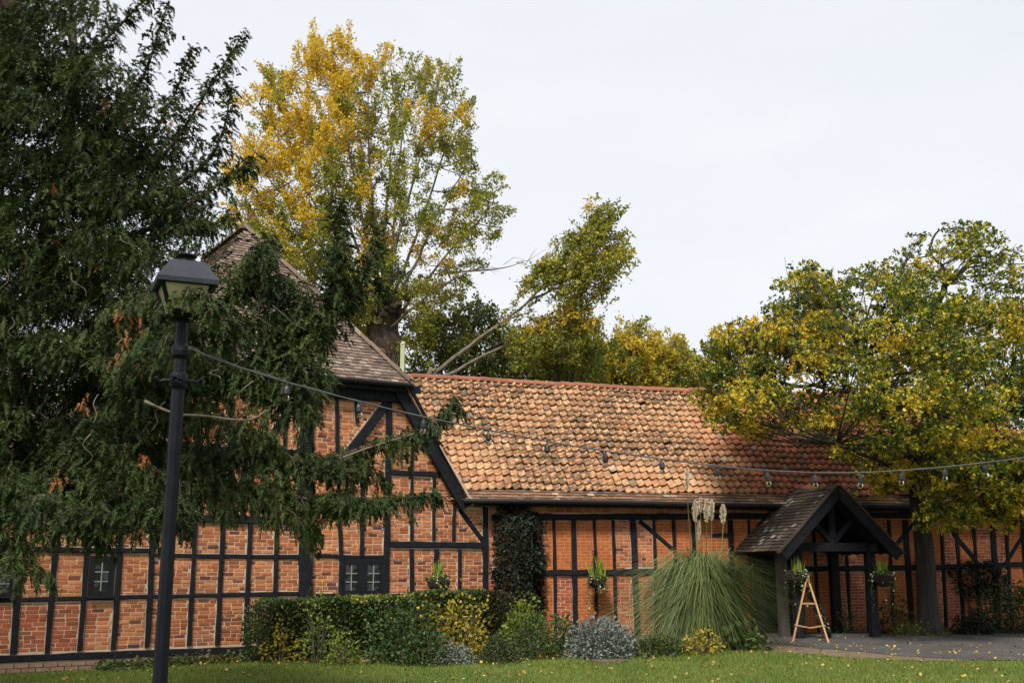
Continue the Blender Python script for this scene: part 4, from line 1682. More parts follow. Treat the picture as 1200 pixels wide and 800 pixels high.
# =========================================================== trees
def tree(name, label, cat, base, limbs, clumps, leaf_mat, nleaf, lsize, bark, rc=(.6, .6, .5), seed=0, twig_r=.02, flat=.35, group=None, trunk=None, mats2=None, shell=.45, crown_name='crown', droop=.0, style='spray', spread=.45, lead=None):
    """limbs: list of (points, r0, r1); clumps: list of (centre, scale, matindex)"""
    R = np.random.default_rng(seed)
    rnd = random.Random(seed)
    t = thing(name, base, label, cat, group)
    tm = MB()
    nodes = []
    tbark = 'pollard' if name == 'poplar_tree' else bark
    if trunk is not None:
        nodes += add_limb(tm, trunk[0], trunk[1], trunk[2], 22, 8)[3:]
        tv = np.array(tm.v)
        ring = tv.reshape(-1, 22, 3)
        cen = ring.mean(1, keepdims=True)
        an = np.arange(22) / 22 * 2 * math.pi
        zz = ring[:, 0, 2] - base[2]
        kk = 1 + .045 * np.sin(an * 5 + zz[:, None] * 1.3) + .03 * np.sin(an * 9 + zz[:, None] * 3.1 + 1) + (.5 * np.exp(-np.maximum(zz, 0) / .22))[:, None] * (.7 + .3 * np.sin(an * 4 + 1)) + R.normal(0, .012, (len(zz), 22))
        tm.v = [tuple(q) for q in (cen + (ring - cen) * kk[:, :, None]).reshape(-1, 3)]
        tm.build('trunk', M[tbark], t, True)
        tm = MB()
    for pl_, r0, r1 in limbs:
        nodes += add_limb(tm, pl_, r0, r1, 7, 6, .02, rnd)[1:]
    for c, k, mi in clumps:
        q = twig_to(tm, c, nodes, twig_r * (.7 + .6 * k), rnd)
        for _ in range(3):
            e = c + np.array([rnd.gauss(0, .35), rnd.gauss(0, .35), rnd.gauss(.05, .3)]) * k * (rc[0] / .6)
            tm.tube([q * .35 + c * .65, c * .6 + e * .4, e], [twig_r * .5, twig_r * .35, twig_r * .2], 3, False)
    tm.build('branches', M[bark], t)
    mats = [leaf_mat] + (mats2 or [])
    soups = [[] for _ in mats]
    tot = sum(k * k for _, k, _ in clumps)
    tw_v = []
    arr = np.array(nodes)
    hub = arr.mean(0) if lead is None else None
    for c, k, mi in clumps:
        n = max(8, int(nleaf * k * k / tot))
        if style == 'tuft':                       # rosettes of leaves at the shoot ends
            m_ = max(2, n // 8)
            P0 = c + ball(m_, rc[0] * k, rc[1] * k, rc[2] * k, R, shell)
            P = np.repeat(P0, 8, 0) + R.normal(size=(m_ * 8, 3)) * .018
            D = R.normal(size=(m_ * 8, 3)) + np.repeat(norm(P0 - c), 8, 0) * .7 + V(0, 0, .15)
            soups[mi].append((P, norm(D)))
        else:                                     # leaves strung along fine shoots
            T_ = max(3, int(7 * k))
            m_ = max(4, n // T_)
            d0 = norm(c - hub) * .7 + V(0, 0, .6) if lead is None else np.asarray(lead, float)
            for _ in range(T_):
                d = norm(d0 + R.normal(size=3) * spread)
                L_ = rc[2] * k * R.uniform(.9, 2.0)
                st = c + R.normal(size=3) * np.array(rc) * k * .42 - d * L_ * .5
                t_ = R.uniform(0, 1, (m_, 1)) ** .75
                bend = V(0, 0, -.12) * L_
                P = st + d * L_ * t_ + bend * t_ * t_ + R.normal(size=(m_, 3)) * (.11 - .06 * t_) * (rc[0] / .6)
                soups[mi].append((P, np.tile(d, (m_, 1)) * .5 + R.normal(size=(m_, 3)) * .6))
                tw_v.append((st, st + d * L_ * .55 + bend * .3, st + d * L_ + bend))
    if tw_v:
        tb = MB()
        for q in tw_v:
            tb.tube(q, [.011, .008, .004], 3, False)
        tb.build('shoots', M[bark], t)['kind'] = 'stuff'
    for mi, s_ in enumerate(soups):
        if not s_:
            continue
        P = np.concatenate([q[0] for q in s_])
        D = norm(np.concatenate([q[1] for q in s_]))
        v, f = leaf_soup(P, lsize, D, None, flat, 1.0, droop, R)
        np_obj(crown_name, v, f, M[mats[mi]], t)
    return t


rr = random.Random(5)
# ---- oak on the right
oY = 24.6
ob = gr(1091, 744)
oY = ob[1]
fork = at(1072, 548, oY)
oak_poly = [(826, 478), (823, 405), (850, 378), (905, 372), (920, 345), (918, 330), (950, 312), (985, 318), (1005, 305), (1040, 308), (1060, 300), (1064, 277), (1085, 268), (1105, 258), (1140, 272), (1165, 270), (1182, 285), (1190, 305), (1230, 290), (1300, 300), (1340, 430), (1300, 570), (1235, 605), (1185, 612), (1150, 598), (1110, 585), (1075, 572), (1030, 556), (985, 540), (965, 505), (930, 500), (890, 515), (850, 512)]
oc = []
for p, px, py, e in crown_clumps(oak_poly, 400, oY - 1.2, 4.2, 3, .42):
    # windows of sky and roof
    if (905 < px < 1010 and 432 < py < 468 and rr.random() < .75) or (1115 < px < 1175 and 335 < py < 362 and rr.random() < .85) or (845 < px < 960 and py > 505):
        continue
    oc.append((p, rr.uniform(.5, 1.0) * (.75 + .3 * e), 1 if rr.random() < (.08 if py < 370 else .24) and p[1] < oY - .5 else 0))
for p, px, py, e in crown_clumps([(824, 480), (822, 410), (850, 380), (910, 372), (930, 345), (975, 330), (990, 400), (975, 470), (950, 505), (890, 516), (850, 512)], 90, oY - .8, 2.6, 31, .34):
    if 905 < px < 985 and 438 < py < 464:
        continue
    oc.append((p, rr.uniform(.45, .8), 1 if rr.random() < .3 and p[1] < oY - .5 else 0))
for _ in range(26):                                        # low skirt in front of the roof
    px, py = rr.uniform(985, 1080), rr.uniform(515, 583)
    oc.append((at(px, py, oY - rr.uniform(0, 2)), rr.uniform(.3, .55), 1 if rr.random() < .3 else 0))
for _ in range(60):
    px = rr.uniform(1085, 1280)
    py = rr.uniform(540, 618 - abs(px - 1185) * .05)
    oc.append((at(px, py, oY - rr.uniform(.3, 3.2)), rr.uniform(.4, .75), 1 if rr.random() < .4 else 0))


def L3(*pts):
    return [at(*p) for p in pts]


oak_limbs = [
    (L3((1073, 560, oY), (1085, 500, oY), (1100, 420, oY + .3), (1098, 360, oY + .2), (1118, 325, oY), (1150, 300, oY)), .20, .04),
    (L3((1072, 555, oY), (1045, 500, oY - .6), (1000, 462, oY - 1), (930, 450, oY - 1.2), (860, 440, oY - 1)), .11, .02),
    (L3((1073, 540, oY), (1040, 470, oY + .8), (1000, 400, oY + 1), (950, 350, oY + 1)), .14, .03),
    (L3((1074, 545, oY), (1130, 500, oY - .8), (1200, 480, oY - 1.2), (1290, 470, oY - 1.2)), .16, .04),
    (L3((1080, 520, oY), (1130, 440, oY + .8), (1200, 390, oY + 1), (1270, 360, oY + 1)), .13, .03),
    (L3((1072, 560, oY), (1040, 545, oY - 1.5), (980, 520, oY - 2.2)), .09, .02),
    (L3((1075, 555, oY), (1120, 560, oY - 1.5), (1190, 575, oY - 2.2)), .09, .02),
    (L3((1050, 505, oY - .5), (1030, 440, oY - 2), (1010, 400, oY - 2.4)), .10, .02),
    (L3((1098, 370, oY + .2), (1060, 340, oY + .5), (1000, 325, oY + .6)), .07, .02),
    (L3((1118, 325, oY), (1090, 295, oY), (1100, 268, oY)), .05, .02),
]
tree('oak_tree', 'broad oak with yellowing leaves spreading over the porch and barn roof', 'tree', ob, oak_limbs, oc, 'oak', 205000, .070, 'oak_bark', (.60, .60, .35), 21, mats2=['oak_gold'], style='tuft', shell=.33,
     trunk=([ob + V(.02, 0, -.1), ob + V(0, 0, .12), ob + V(-.03, 0, .5), at(1083, 640, oY), at(1076, 585, oY), fork], .245, .17))

# ---- golden poplar behind the wing
PYo = 36.0
pb_ = at(458, 452, PYo)
pbase = V(pb_[0] + .1, PYo, .2)
head = at(450, 362, PYo)
pop_poly = [(278, 250), (272, 190), (282, 150), (284, 100), (305, 95), (325, 62), (352, 62), (372, 45), (394, 36), (418, 58), (438, 80), (446, 62), (462, 78), (484, 62), (500, 80), (520, 78), (543, 105), (550, 150), (553, 195), (585, 222), (592, 240), (583, 270), (562, 290), (560, 315), (535, 335), (525, 362), (500, 380), (480, 410), (420, 410), (370, 390), (330, 345), (292, 300)]
pc = []
for p, px, py, e in crown_clumps(pop_poly, 380, PYo, 3.6, 8, .45):
    if 432 < px < 474 and py > 345 and p[1] < PYo + 1.0:
        continue
    gold = (px < 440 and py < 165 + (440 - px) * .4 and rr.random() < .7) or rr.random() < .2 or (px < 330 and py < 270 and rr.random() < .6)
    sparse = px > 400 and 120 < py < 330
    if sparse and rr.random() < .22 and e > .35:
        continue
    pc.append((p, rr.uniform(.6, 1.0) * (.78 if sparse else .92), 1 if gold else 0))
tips = [(304, 122), (340, 90), (390, 62), (430, 92), (480, 88), (514, 105), (535, 132), (545, 195), (578, 238), (560, 310), (500, 330), (300, 190), (290, 260), (420, 150), (465, 120), (330, 300)]
pop_limbs = []
for i, (tx, ty) in enumerate(tips):
    dY = rr.uniform(-2.4, 2.4)
    h0 = at(450 + rr.uniform(-12, 12), 370 + rr.uniform(-8, 25), PYo + rr.uniform(-.2, .2))
    mid = at(450 + (tx - 450) * .42 + rr.uniform(-8, 8), 362 + (ty - 362) * .42 + abs(tx - 450) * .12, PYo + dY * .6)
    pop_limbs.append(([h0, mid, at(tx, ty, PYo + dY)], .085, .015))
tree('poplar_tree', 'tall golden and green poplar with knobbly pollarded trunk behind the wing roof', 'tree', pbase, pop_limbs, pc, 'poplar_green', 125000, .096, 'pale_bark', (.62, .62, .8), 22, spread=.38,
     trunk=([pbase, at(458, 470, PYo), at(456, 415, PYo), at(448, 385, PYo), at(452, 355, PYo)], .42, .55), mats2=['poplar_gold'], twig_r=.022, flat=.15, droop=.3)
pol = bpy.data.objects['poplar_tree']
mb = MB()
for k in range(60):                                        # burrs on the pollard head
    c = at(454 + rr.gauss(0, 15), 352 + rr.gauss(0, 13), PYo - rr.uniform(.2, .75))
    r_ = rr.uniform(.07, .2)
    mb.lathe(c - V(0, 0, r_ * .7), [(r_ * .3, 0), (r_ * .95, r_ * .3), (r_ * rr.uniform(.8, 1.1), r_ * .8), (r_ * .7, r_ * 1.3), (r_ * .15, r_ * 1.5)], 7, rr.uniform(0, 1))
mb.build('burrs', M['pollard'], pol)['kind'] = 'stuff'
px_extra = None
iv = [at(rr.gauss(452, 13), rr.uniform(385, 440), PYo - .5) for _ in range(24)]
mb = MB()
for q in iv:
    mb.tube([q, q + V(rr.gauss(0, .15), -.05, rr.uniform(-.9, -.4)), q + V(rr.gauss(0, .3), 0, rr.uniform(-1.8, -1.1))], [.02, .018, .012], 4)
mb.build('ivy_stems', M['twig'], pol)
cut = MB()
cc = at(447, 412, PYo - .56)
cut.lathe(cc, [(.16, -.1), (.17, 0), (.12, .1)], 10)
cut.build('burrs', M['easel'], pol)

# ---- leaning poplar limb tree
lb_ = at(498, 446, 34.5)
lbase = V(lb_[0] - .8, 34.5, .2)
lean_clumps = []
lpoly = [(606, 345), (622, 318), (650, 300), (672, 268), (690, 245), (706, 235), (720, 252), (727, 285), (736, 312), (722, 330), (708, 345), (692, 352), (688, 375), (660, 360), (640, 330)]
for p, px, py, e in crown_clumps(lpoly, 95, 34.0, 1.4, 13, .32):
    lean_clumps.append((p, rr.uniform(.55, .9), 1 if rr.random() < .12 else 0))
for p, px, py, e in crown_clumps([(585, 398), (610, 380), (640, 375), (690, 365), (700, 392), (670, 420), (620, 420)], 34, 34.5, 1.2, 14, .3):
    lean_clumps.append((p, rr.uniform(.5, .85), 1 if rr.random() < .3 else 0))
for px, py in ((600, 352), (612, 340), (626, 330), (606, 376), (622, 366), (590, 372), (640, 316), (632, 356), (648, 330), (640, 345)):
    lean_clumps.append((at(px + rr.uniform(-5, 5), py + rr.uniform(-5, 5), 34.2 + rr.uniform(-.6, .6)), rr.uniform(.3, .5), 0))
lean_limbs = [(L3((510, 436, 34.5), (560, 398, 34.3), (620, 352, 34), (665, 300, 34), (702, 252, 34)), .075, .015),
              (L3((520, 440, 34.5), (580, 410, 34.5), (630, 388, 34.5), (690, 345, 34.2)), .06, .015),
              (L3((620, 352, 34), (660, 335, 34), (715, 318, 34)), .05, .015),
              (L3((575, 388, 34.2), (600, 372, 34), (630, 365, 34)), .04, .012)]
tree('leaning_poplar', 'slanting pale poplar limb leaning right behind the barn ridge with a leafy end', 'tree', lbase, lean_limbs, lean_clumps, 'poplar_green', 20000, .105, 'pale_bark', (.42, .42, .6), 23, lead=(.75, 0, .65), spread=.35,
     trunk=([lbase, at(498, 462, 34.5), at(512, 434, 34.5)],   .12, .085), mats2=['poplar_gold'], twig_r=.014, flat=.2)
# dead branch poking from the poplar
mb = MB()
db = L3((522, 320, 35.5), (545, 318, 35.5), (575, 316, 35.5), (598, 312, 35.5), (614, 306, 35.6))
add_limb(mb, db, .05, .008, 5)
for k in range(12):
    q = db[1] + (db[4] - db[1]) * rr.uniform(0, 1)
    mb.tube([q, q + V(rr.uniform(.1, .35), rr.uniform(-.2, .2), rr.uniform(-.25, .3)), q + V(rr.uniform(.4, .8), rr.uniform(-.3, .3), rr.uniform(-.3, .55))], [.012, .009, .004], 3, False)
mb.build('dead_branch', M['twig'], pol)


# ---- trees behind the roofs
def back_tree(name, label, poly, n, Y, dep, mat_, mats2, nleaf, lsize, seed, k=.9, rc=(.7, .7, .6), bark='bark'):
    r_ = random.Random(seed)
    cl = crown_clumps(poly, n, Y, dep, seed, .35)
    xs = sum(p[0] for p in poly) / len(poly)
    b = at(xs, 470, Y)
    base = V(b[0], Y, .1)
    top_ = min(p[1] for p in poly)
    hub = at(xs, 455, Y)
    limbs = []
    for q in r_.sample(cl, min(9, len(cl))):
        limbs.append(([base + V(0, 0, 2.0), (hub + q[0]) / 2 + V(0, 0, -.3), q[0]], .09, .02))
    clumps = [(q[0], r_.uniform(.6, 1.05) * k, 0 if (not mats2 or r_.random() < .7) else 1) for q in cl]
    return tree(name, label, 'tree', base, limbs, clumps, mat_, nleaf, lsize, bark, rc, seed, trunk=([base, base + V(.1, 0, 1.2), base + V(.05, 0, 2.4)], .22, .14), mats2=mats2, twig_r=.018, flat=.25, group='trees behind the barn roof')


back_tree('bushy_tree', 'dense olive green tree behind the barn ridge right of the pollard trunk', [(470, 458), (478, 400), (500, 372), (528, 362), (560, 355), (588, 366), (600, 392), (590, 458)], 100, 37.5, 1.6, 'olive', ['deep'], 15000, .115, 41)
back_tree('bushy_tree', 'low dark green tree between the leaning limb and the barn ridge', [(575, 460), (582, 408), (630, 388), (672, 382), (700, 400), (698, 460)], 80, 38.5, 1.5, 'olive', ['poplar_green'], 12000, .115, 42)
back_tree('bushy_tree', 'green tree with ochre tints behind the leaning limb', [(600, 425), (612, 392), (660, 372), (690, 372), (708, 398), (700, 432), (650, 440)], 46, 36.5, 1.0, 'olive', ['ochre'], 8000, .11, 46, .8)
back_tree('ochre_tree', 'rounded ochre yellow tree showing above the middle of the barn ridge', [(676, 462), (690, 425), (702, 408), (722, 402), (738, 384), (752, 380), (766, 398), (775, 462)], 66, 40.0, 1.5, 'ochre', ['olive'], 14000, .12, 43)
back_tree('ochre_tree', 'yellow green tree above the barn ridge beside the oak crown', [(752, 465), (762, 412), (784, 398), (806, 408), (822, 432), (838, 465)], 60, 41.0, 1.5, 'ochre', ['olive', ], 13000, .12, 44)
back_tree('bushy_tree', 'dark leafy tree behind the wing hip and under the poplar crown', [(300, 420), (318, 330), (350, 320), (400, 350), (436, 372), (440, 450), (360, 450)], 60, 39.5, 1.5, 'olive', ['poplar_gold'], 12000, .12, 45)


# ---- the big conifer at the left
def sprays(P, D, L_, R, leafn=10, wid=.27, droop=.4, lw=.0085):
    """flat feathery sprays: a row of leaflets on each side of a drooping axis, one triangle each"""
    n = len(P)
    D = norm(D)
    up = np.array([0, 0, 1.0]) + R.normal(size=(n, 3)) * .45
    S = norm(np.cross(D, up))
    Nn = np.cross(S, D)
    L_ = L_.reshape(n, 1)
    vs = []
    for k in range(leafn):
        t = (k + .6) / leafn
        ax = P + D * L_ * t + np.array([0, 0, -1.0]) * L_ * droop * t * t
        ll = L_ * wid * (1 - .75 * t) + .012
        for sg in (-1, 1):
            dr = norm(D * .7 + S * sg * .85 + R.normal(size=(n, 3)) * .42 + np.array([0, 0, -.2]))
            tip = ax + dr * ll
            wv = norm(np.cross(dr, Nn + R.normal(size=(n, 3)) * .3)) * lw * (1 - .35 * t)
            vs.append(np.stack([ax + wv, ax - wv, tip], 1))
    tip = P + D * L_ * 1.12 + np.array([0, 0, -1.0]) * L_ * droop * 1.15
    ax = P + D * L_ * .75 + np.array([0, 0, -1.0]) * L_ * droop * .6
    wv = S * lw
    vs.append(np.stack([ax + wv, ax - wv, tip], 1))
    return np.concatenate(vs, 0)


CR = np.random.default_rng(77)
cr = random.Random(77)
ctree = thing('conifer', (-7.0, 11.6, 0), 'huge dark green drooping conifer filling the upper left in front of the wing', 'tree')
cb = MB()
trunk_top = at(60, -260, 11.4)
ctp = add_limb(cb, [V(-7.0, 11.6, -.1), V(-6.9, 11.6, 1.6), at(-60, 420, 11.5), at(-10, 120, 11.4), at(20, -120, 11.4), trunk_top], .46, .10, 12)
cb.build('trunk', M['dark_bark'], ctree, True)
cb = MB()
add_limb(cb, L3((40, 330, 11.0), (75, 180, 10.8), (86, 90, 10.8), (84, 20, 10.9)), .09, .04, 8)
cb.build('bare_stem', M['twig'], ctree)
cb = MB()
PS, DS, LS = [], [], []
RP, RD, RL = [], [], []


def put(p, d, l):
    PS.append(p)
    DS.append(d)
    LS.append(l)


def bough(pts, r0, r1, step=.05, side=.30, hang=.55, lmin=.12, lmax=.26, tipl=.10, dense=3, fluff=.10):
    """a limb carrying feathery drooping sprays along its length"""
    pts = limb_pts(pts, 8)
    m_ = len(pts)
    cb.tube(pts, [r0 + (r1 - r0) * i / (m_ - 1) for i in range(m_)], 5, False)
    seg = np.diff(np.array(pts), axis=0)
    lens = np.linalg.norm(seg, axis=1)
    tot = lens.sum()
    d_ = 0.0
    acc = np.concatenate([[0], np.cumsum(lens)])
    while d_ < tot:
        i = min(int(np.searchsorted(acc, d_, 'right')) - 1, m_ - 2)
        p = pts[i] + seg[i] * ((d_ - acc[i]) / lens[i])
        t = d_ / tot
        ax = seg[i] / lens[i]
        for _ in range(dense * 2):
            sd = norm(np.cross(ax, V(0, 0, 1) + V(cr.gauss(0, .5), cr.gauss(0, .5), cr.gauss(0, .5))))
            sg = cr.choice((-1, 1))
            dd = ax * cr.uniform(.25, .8) + sd * sg * cr.uniform(.3, 1.0) + V(0, 0, -hang * cr.uniform(.3, 1.3))
            ln = (lmin + (lmax - lmin) * cr.random()) * (1 - t) + tipl * t
            q = p + np.array([cr.gauss(0, fluff), cr.gauss(0, fluff), cr.gauss(0, fluff)]) * (1 - .55 * t)
            put(q, dd, ln * cr.uniform(.55, .95))
        d_ += step


def mass(px, py, rx, ry, Y, dep, n, rust=0.0, big=1.0):
    """a layered pad of foliage"""
    for _ in range(n):
        a, r_ = cr.uniform(0, 6.283), cr.random() ** .55
        x_, y_ = px + rx * r_ * math.cos(a), py + ry * r_ * math.sin(a)
        p = at(x_, y_, Y + cr.uniform(-dep, dep))
        out = V((x_ - px) / rx * .5 + cr.gauss(0, .5), cr.gauss(-.45, .5), cr.gauss(-.35, .45))
        if cr.random() < rust:
            RP.append(p)
            RD.append(out)
            RL.append(cr.uniform(.06, .11))
        else:
            put(p, out, cr.uniform(.07, .16) * big)


def side_boughs(pts, every=.13, l0=.42, l1=.14, hang=.5):
    pts_ = limb_pts(pts, 8)
    tot = sum(np.linalg.norm(pts_[i + 1] - pts_[i]) for i in range(len(pts_) - 1))
    n_ = int(tot / every)
    for i in range(n_):
        t = (i + cr.random()) / n_
        k = min(int(t * (len(pts_) - 1)), len(pts_) - 2)
        ax = norm(pts_[k + 1] - pts_[k])
        sd = norm(np.cross(ax, V(cr.gauss(0, .6), cr.gauss(0, .6), 1)))
        L_ = (l0 + (l1 - l0) * t) * cr.uniform(.6, 1.15)
        d_ = norm(ax * cr.uniform(.5, 1.0) + sd * cr.choice((-1, 1)) * cr.uniform(.4, .9) + V(0, 0, cr.uniform(-.25, .15)))
        p0 = pts_[k]
        p1 = p0 + d_ * L_ * .55
        p2 = p0 + d_ * L_ + V(0, 0, -hang * L_ * .6)
        bough([p0, p1, p2], .007, .002, step=.045, hang=hang, lmin=.09, lmax=.17, tipl=.07, dense=1, fluff=.025)


# silhouette boughs, tips towards the sky
for pts, kw in (
    (L3((40, 240, 11.2), (120, 160, 11.0), (165, 95, 10.8), (185, 40, 10.8), (196, 6, 10.8)), dict(dense=4, tipl=.07, lmax=.26)),
    (L3((60, 110, 11.2), (110, 60, 11.0), (150, 20, 10.9), (176, -8, 10.9)), dict(dense=4, tipl=.08)),
    (L3((20, 330, 11.0), (130, 250, 10.6), (205, 165, 10.4), (250, 95, 10.3), (284, 42, 10.3)), dict(dense=4, tipl=.07, lmax=.27)),
    (L3((60, 300, 11.2), (150, 200, 10.9), (200, 120, 10.8), (226, 54, 10.8)), dict(dense=4, tipl=.07, lmax=.25)),
    (L3((130, 250, 10.6), (210, 215, 10.2), (255, 170, 10.1), (272, 100, 10.1)), dict(dense=4, tipl=.08)),
    (L3((120, 300, 10.5), (220, 240, 10.0), (270, 205, 9.9), (298, 184, 9.9)), dict(dense=4, tipl=.08)),
    (L3((80, 330, 10.5), (200, 270, 10.0), (250, 262, 9.8), (272, 250, 9.7)), dict(dense=4)),
    (L3((120, 420, 10.0), (230, 370, 9.6), (290, 330, 9.5), (312, 276, 9.5)), dict(dense=5, tipl=.12, lmax=.26)),
    (L3((180, 470, 9.8), (300, 420, 9.6), (380, 380, 9.6), (396, 300, 9.7), (400, 236, 9.8)), dict(dense=6, tipl=.10, lmax=.24)),
    (L3((300, 425, 9.6), (390, 360, 9.7), (430, 310, 9.8), (446, 262, 9.9)), dict(dense=4, tipl=.08, lmax=.20)),
    (L3((390, 345, 9.7), (425, 345, 9.8), (462, 322, 9.9)), dict(dense=3, lmax=.18)),
    # arms reaching right across the gable
    (L3((150, 520, 9.8), (290, 535, 9.4), (380, 537, 9.3), (440, 520, 9.3), (490, 505, 9.3), (520, 488, 9.3), (534, 466, 9.3)), dict(dense=4, hang=.9, tipl=.09, lmin=.10, lmax=.22, fluff=.05, step=.042)),
    (L3((150, 560, 9.6), (290, 570, 9.2), (360, 585, 9.1), (440, 586, 9.1), (516, 578, 9.1)), dict(dense=4, hang=.9, tipl=.09, lmin=.10, lmax=.22, fluff=.05, step=.042)),
    (L3((180, 470, 9.6), (290, 505, 9.3), (360, 545, 9.2), (450, 555, 9.2)), dict(dense=4, hang=1.0, lmax=.22, tipl=.1)),
    (L3((200, 420, 9.6), (310, 440, 9.3), (350, 462, 9.2), (366, 495, 9.2)), dict(dense=3, hang=1.0, lmax=.24, tipl=.12)),
    (L3((200, 540, 9.4), (300, 590, 9.1), (345, 605, 9.0), (366, 618, 9.0)), dict(dense=4, hang=1.0, lmax=.22, tipl=.1)),
    (L3((120, 520, 9.8), (200, 560, 9.4), (250, 585, 9.2), (270, 598, 9.1)), dict(dense=3, hang=1.0)),
    (L3((100, 380, 10.2), (180, 345, 8.4), (215, 340, 7.0), (248, 352, 6.75)), dict(dense=3, hang=.7, lmin=.07, lmax=.14, tipl=.07, fluff=.03)),
    (L3((150, 420, 9.8), (200, 400, 8.0), (250, 375, 7.6), (300, 380, 7.9)), dict(dense=3, hang=.8, lmax=.2, tipl=.1)),
    # low fringe hanging over the wall
    (L3((-60, 560, 10.4), (40, 590, 9.6), (90, 615, 9.3), (126, 632, 9.2)), dict(dense=5, hang=1.1)),
    (L3((-80, 600, 10.2), (-10, 625, 9.4), (20, 645, 9.1), (52, 680, 9.0)), dict(dense=4, hang=1.1, lmax=.2, tipl=.08)),
    (L3((40, 560, 9.8), (140, 580, 9.3), (190, 600, 9.1), (215, 612, 9.0)), dict(dense=5, hang=1.1)),
    (L3((-40, 540, 9.8), (60, 585, 9.2), (105, 608, 9.0)), dict(dense=5, hang=1.1)),
):
    bough(pts, .03, .005, **kw)
    side_boughs(pts, hang=kw.get('hang', .55))
# foliage pads filling the body of the tree
for row, (y0, xmax, n_) in enumerate(((-40, 100, 6), (20, 115, 7), (75, 145, 9), (130, 180, 10), (185, 212, 11), (240, 240, 12), (295, 200, 11), (350, 205, 11), (400, 260, 12), (450, 290, 12), (500, 240, 12), (550, 222, 11), (585, 200, 9))):
    for k in range(n_):
        x_ = -70 + (xmax + 60) * (k + cr.uniform(.1, .9)) / n_
        if 205 < x_ < 300 and 285 < y0 < 350:
            continue
        mass(x_, y0 + cr.uniform(-18, 18), cr.uniform(32, 48), cr.uniform(20, 34), cr.uniform(9.4, 11.2), .5, 200, .003)
for _ in range(95):                                       # the far half of the tree, outside the picture
    x_, y_ = cr.uniform(-620, -90), cr.uniform(-160, 590)
    mass(x_, y_, 60, 40, 11.6 + cr.uniform(-2, 2.2) * (1 - abs(x_ + 200) / 700), .8, 75, 0, 2.3)
for _ in range(70):                                       # heavy foliage deep inside the crown
    y_ = cr.uniform(-40, 520)
    mass(cr.uniform(-70, min(190, 60 + max(0, y_) * .45)), y_, 55, 40, cr.uniform(11.4, 12.6), .5, 60, 0, 2.0)
for px, py, rx, ry, Y, n_ in ((305, 318, 30, 26, 9.6, 70), (298, 306, 14, 12, 9.6, 26), (330, 335, 18, 14, 9.6, 34), (356, 362, 18, 14, 9.7, 34), (226, 268, 18, 16, 9.8, 46), (238, 290, 12, 10, 9.8, 16), (268, 318, 18, 14, 9.6, 30), (372, 388, 18, 14, 9.6, 26), (300, 440, 30, 26, 9.4, 80), (336, 352, 30, 26, 9.6, 90), (322, 385, 32, 28, 9.5, 100), (372, 372, 20, 30, 9.7, 60), (355, 440, 34, 30, 9.4, 90), (395, 545, 44, 14, 9.3, 80), (410, 590, 50, 12, 9.1, 80), (470, 516, 30, 9, 9.3, 30), (345, 395, 36, 40, 9.6, 150), (330, 450, 42, 32, 9.4, 150), (360, 430, 26, 40, 9.5, 90), (290, 500, 34, 30, 9.3, 70), (345, 480, 26, 16, 9.3, 40), (325, 560, 36, 18, 9.2, 70), (250, 535, 40, 30, 9.3, 90), (395, 590, 26, 14, 9.1, 46), (290, 345, 26, 22, 9.6, 60),
                              (282, 395, 40, 32, 9.5, 120), (30, 610, 44, 26, 9.2, 120), (100, 605, 46, 22, 9.1, 110), (185, 596, 40, 24, 9.1, 110), (20, 655, 16, 18, 9.0, 16), (396, 320, 12, 50, 9.7, 120), (312, 310, 12, 26, 9.5, 60), (440, 300, 12, 20, 9.9, 20)):
    mass(px, py, rx, ry, Y, .35, int(n_ * 1.8), .004)
for px, py in ((147, 398), (137, 420), (165, 385), (156, 372), (140, 365), (163, 425), (205, 415), (170, 535), (64, 560), (250, 505), (282, 470), (95, 470), (120, 120), (200, 140), (30, 300), (60, 220), (240, 130), (228, 300)):
    for _ in range(7):
        RP.append(at(px + cr.gauss(0, 4), py + cr.gauss(0, 5), 8.7 if py > 300 else 9.6))
        RD.append(V(cr.gauss(0, .4), cr.gauss(-.3, .3), -.8))
        RL.append(cr.uniform(.04, .08))
# dry hanging twigs
tw = MB()
for _ in range(16):
    x_, y_ = cr.uniform(-10, 330), cr.uniform(250, 560)
    p = at(x_, y_, cr.uniform(8.6, 9.3))
    q = p + V(cr.gauss(.05, .15), cr.gauss(-.03, .1), -cr.uniform(.08, .3))
    tw.tube(limb_pts([p, p * .65 + q * .35 + V(cr.gauss(0, .05), 0, 0), p * .3 + q * .7 + V(cr.gauss(0, .05), 0, 0), q], 3), [.005 - .0003 * i for i in range(10)], 3, False)
for pts in (L3((170, 470, 8.8), (205, 484, 8.7), (240, 487, 8.7), (290, 492, 8.8), (312, 480, 8.9)), L3((380, 545, 9.2), (430, 525, 9.2), (485, 508, 9.2))):
    add_limb(tw, pts, .012, .005, 5)
tw.build('dry_twigs', M['twig'], ctree)['kind'] = 'stuff'
cb.build('branches', M['dark_bark'], ctree)
v = sprays(np.array(PS), np.array(DS), np.array(LS), CR)
np_obj('foliage', v.reshape(-1, 3), np.arange(len(v) * 3).reshape(-1, 3), M['yew'], ctree)
v = sprays(np.array(RP), np.array(RD), np.array(RL), CR, 9, .3, .4, .0035)
np_obj('brown_sprays', v.reshape(-1, 3), np.arange(len(v) * 3).reshape(-1, 3), M['rust'], ctree)
print('conifer sprays', len(PS))


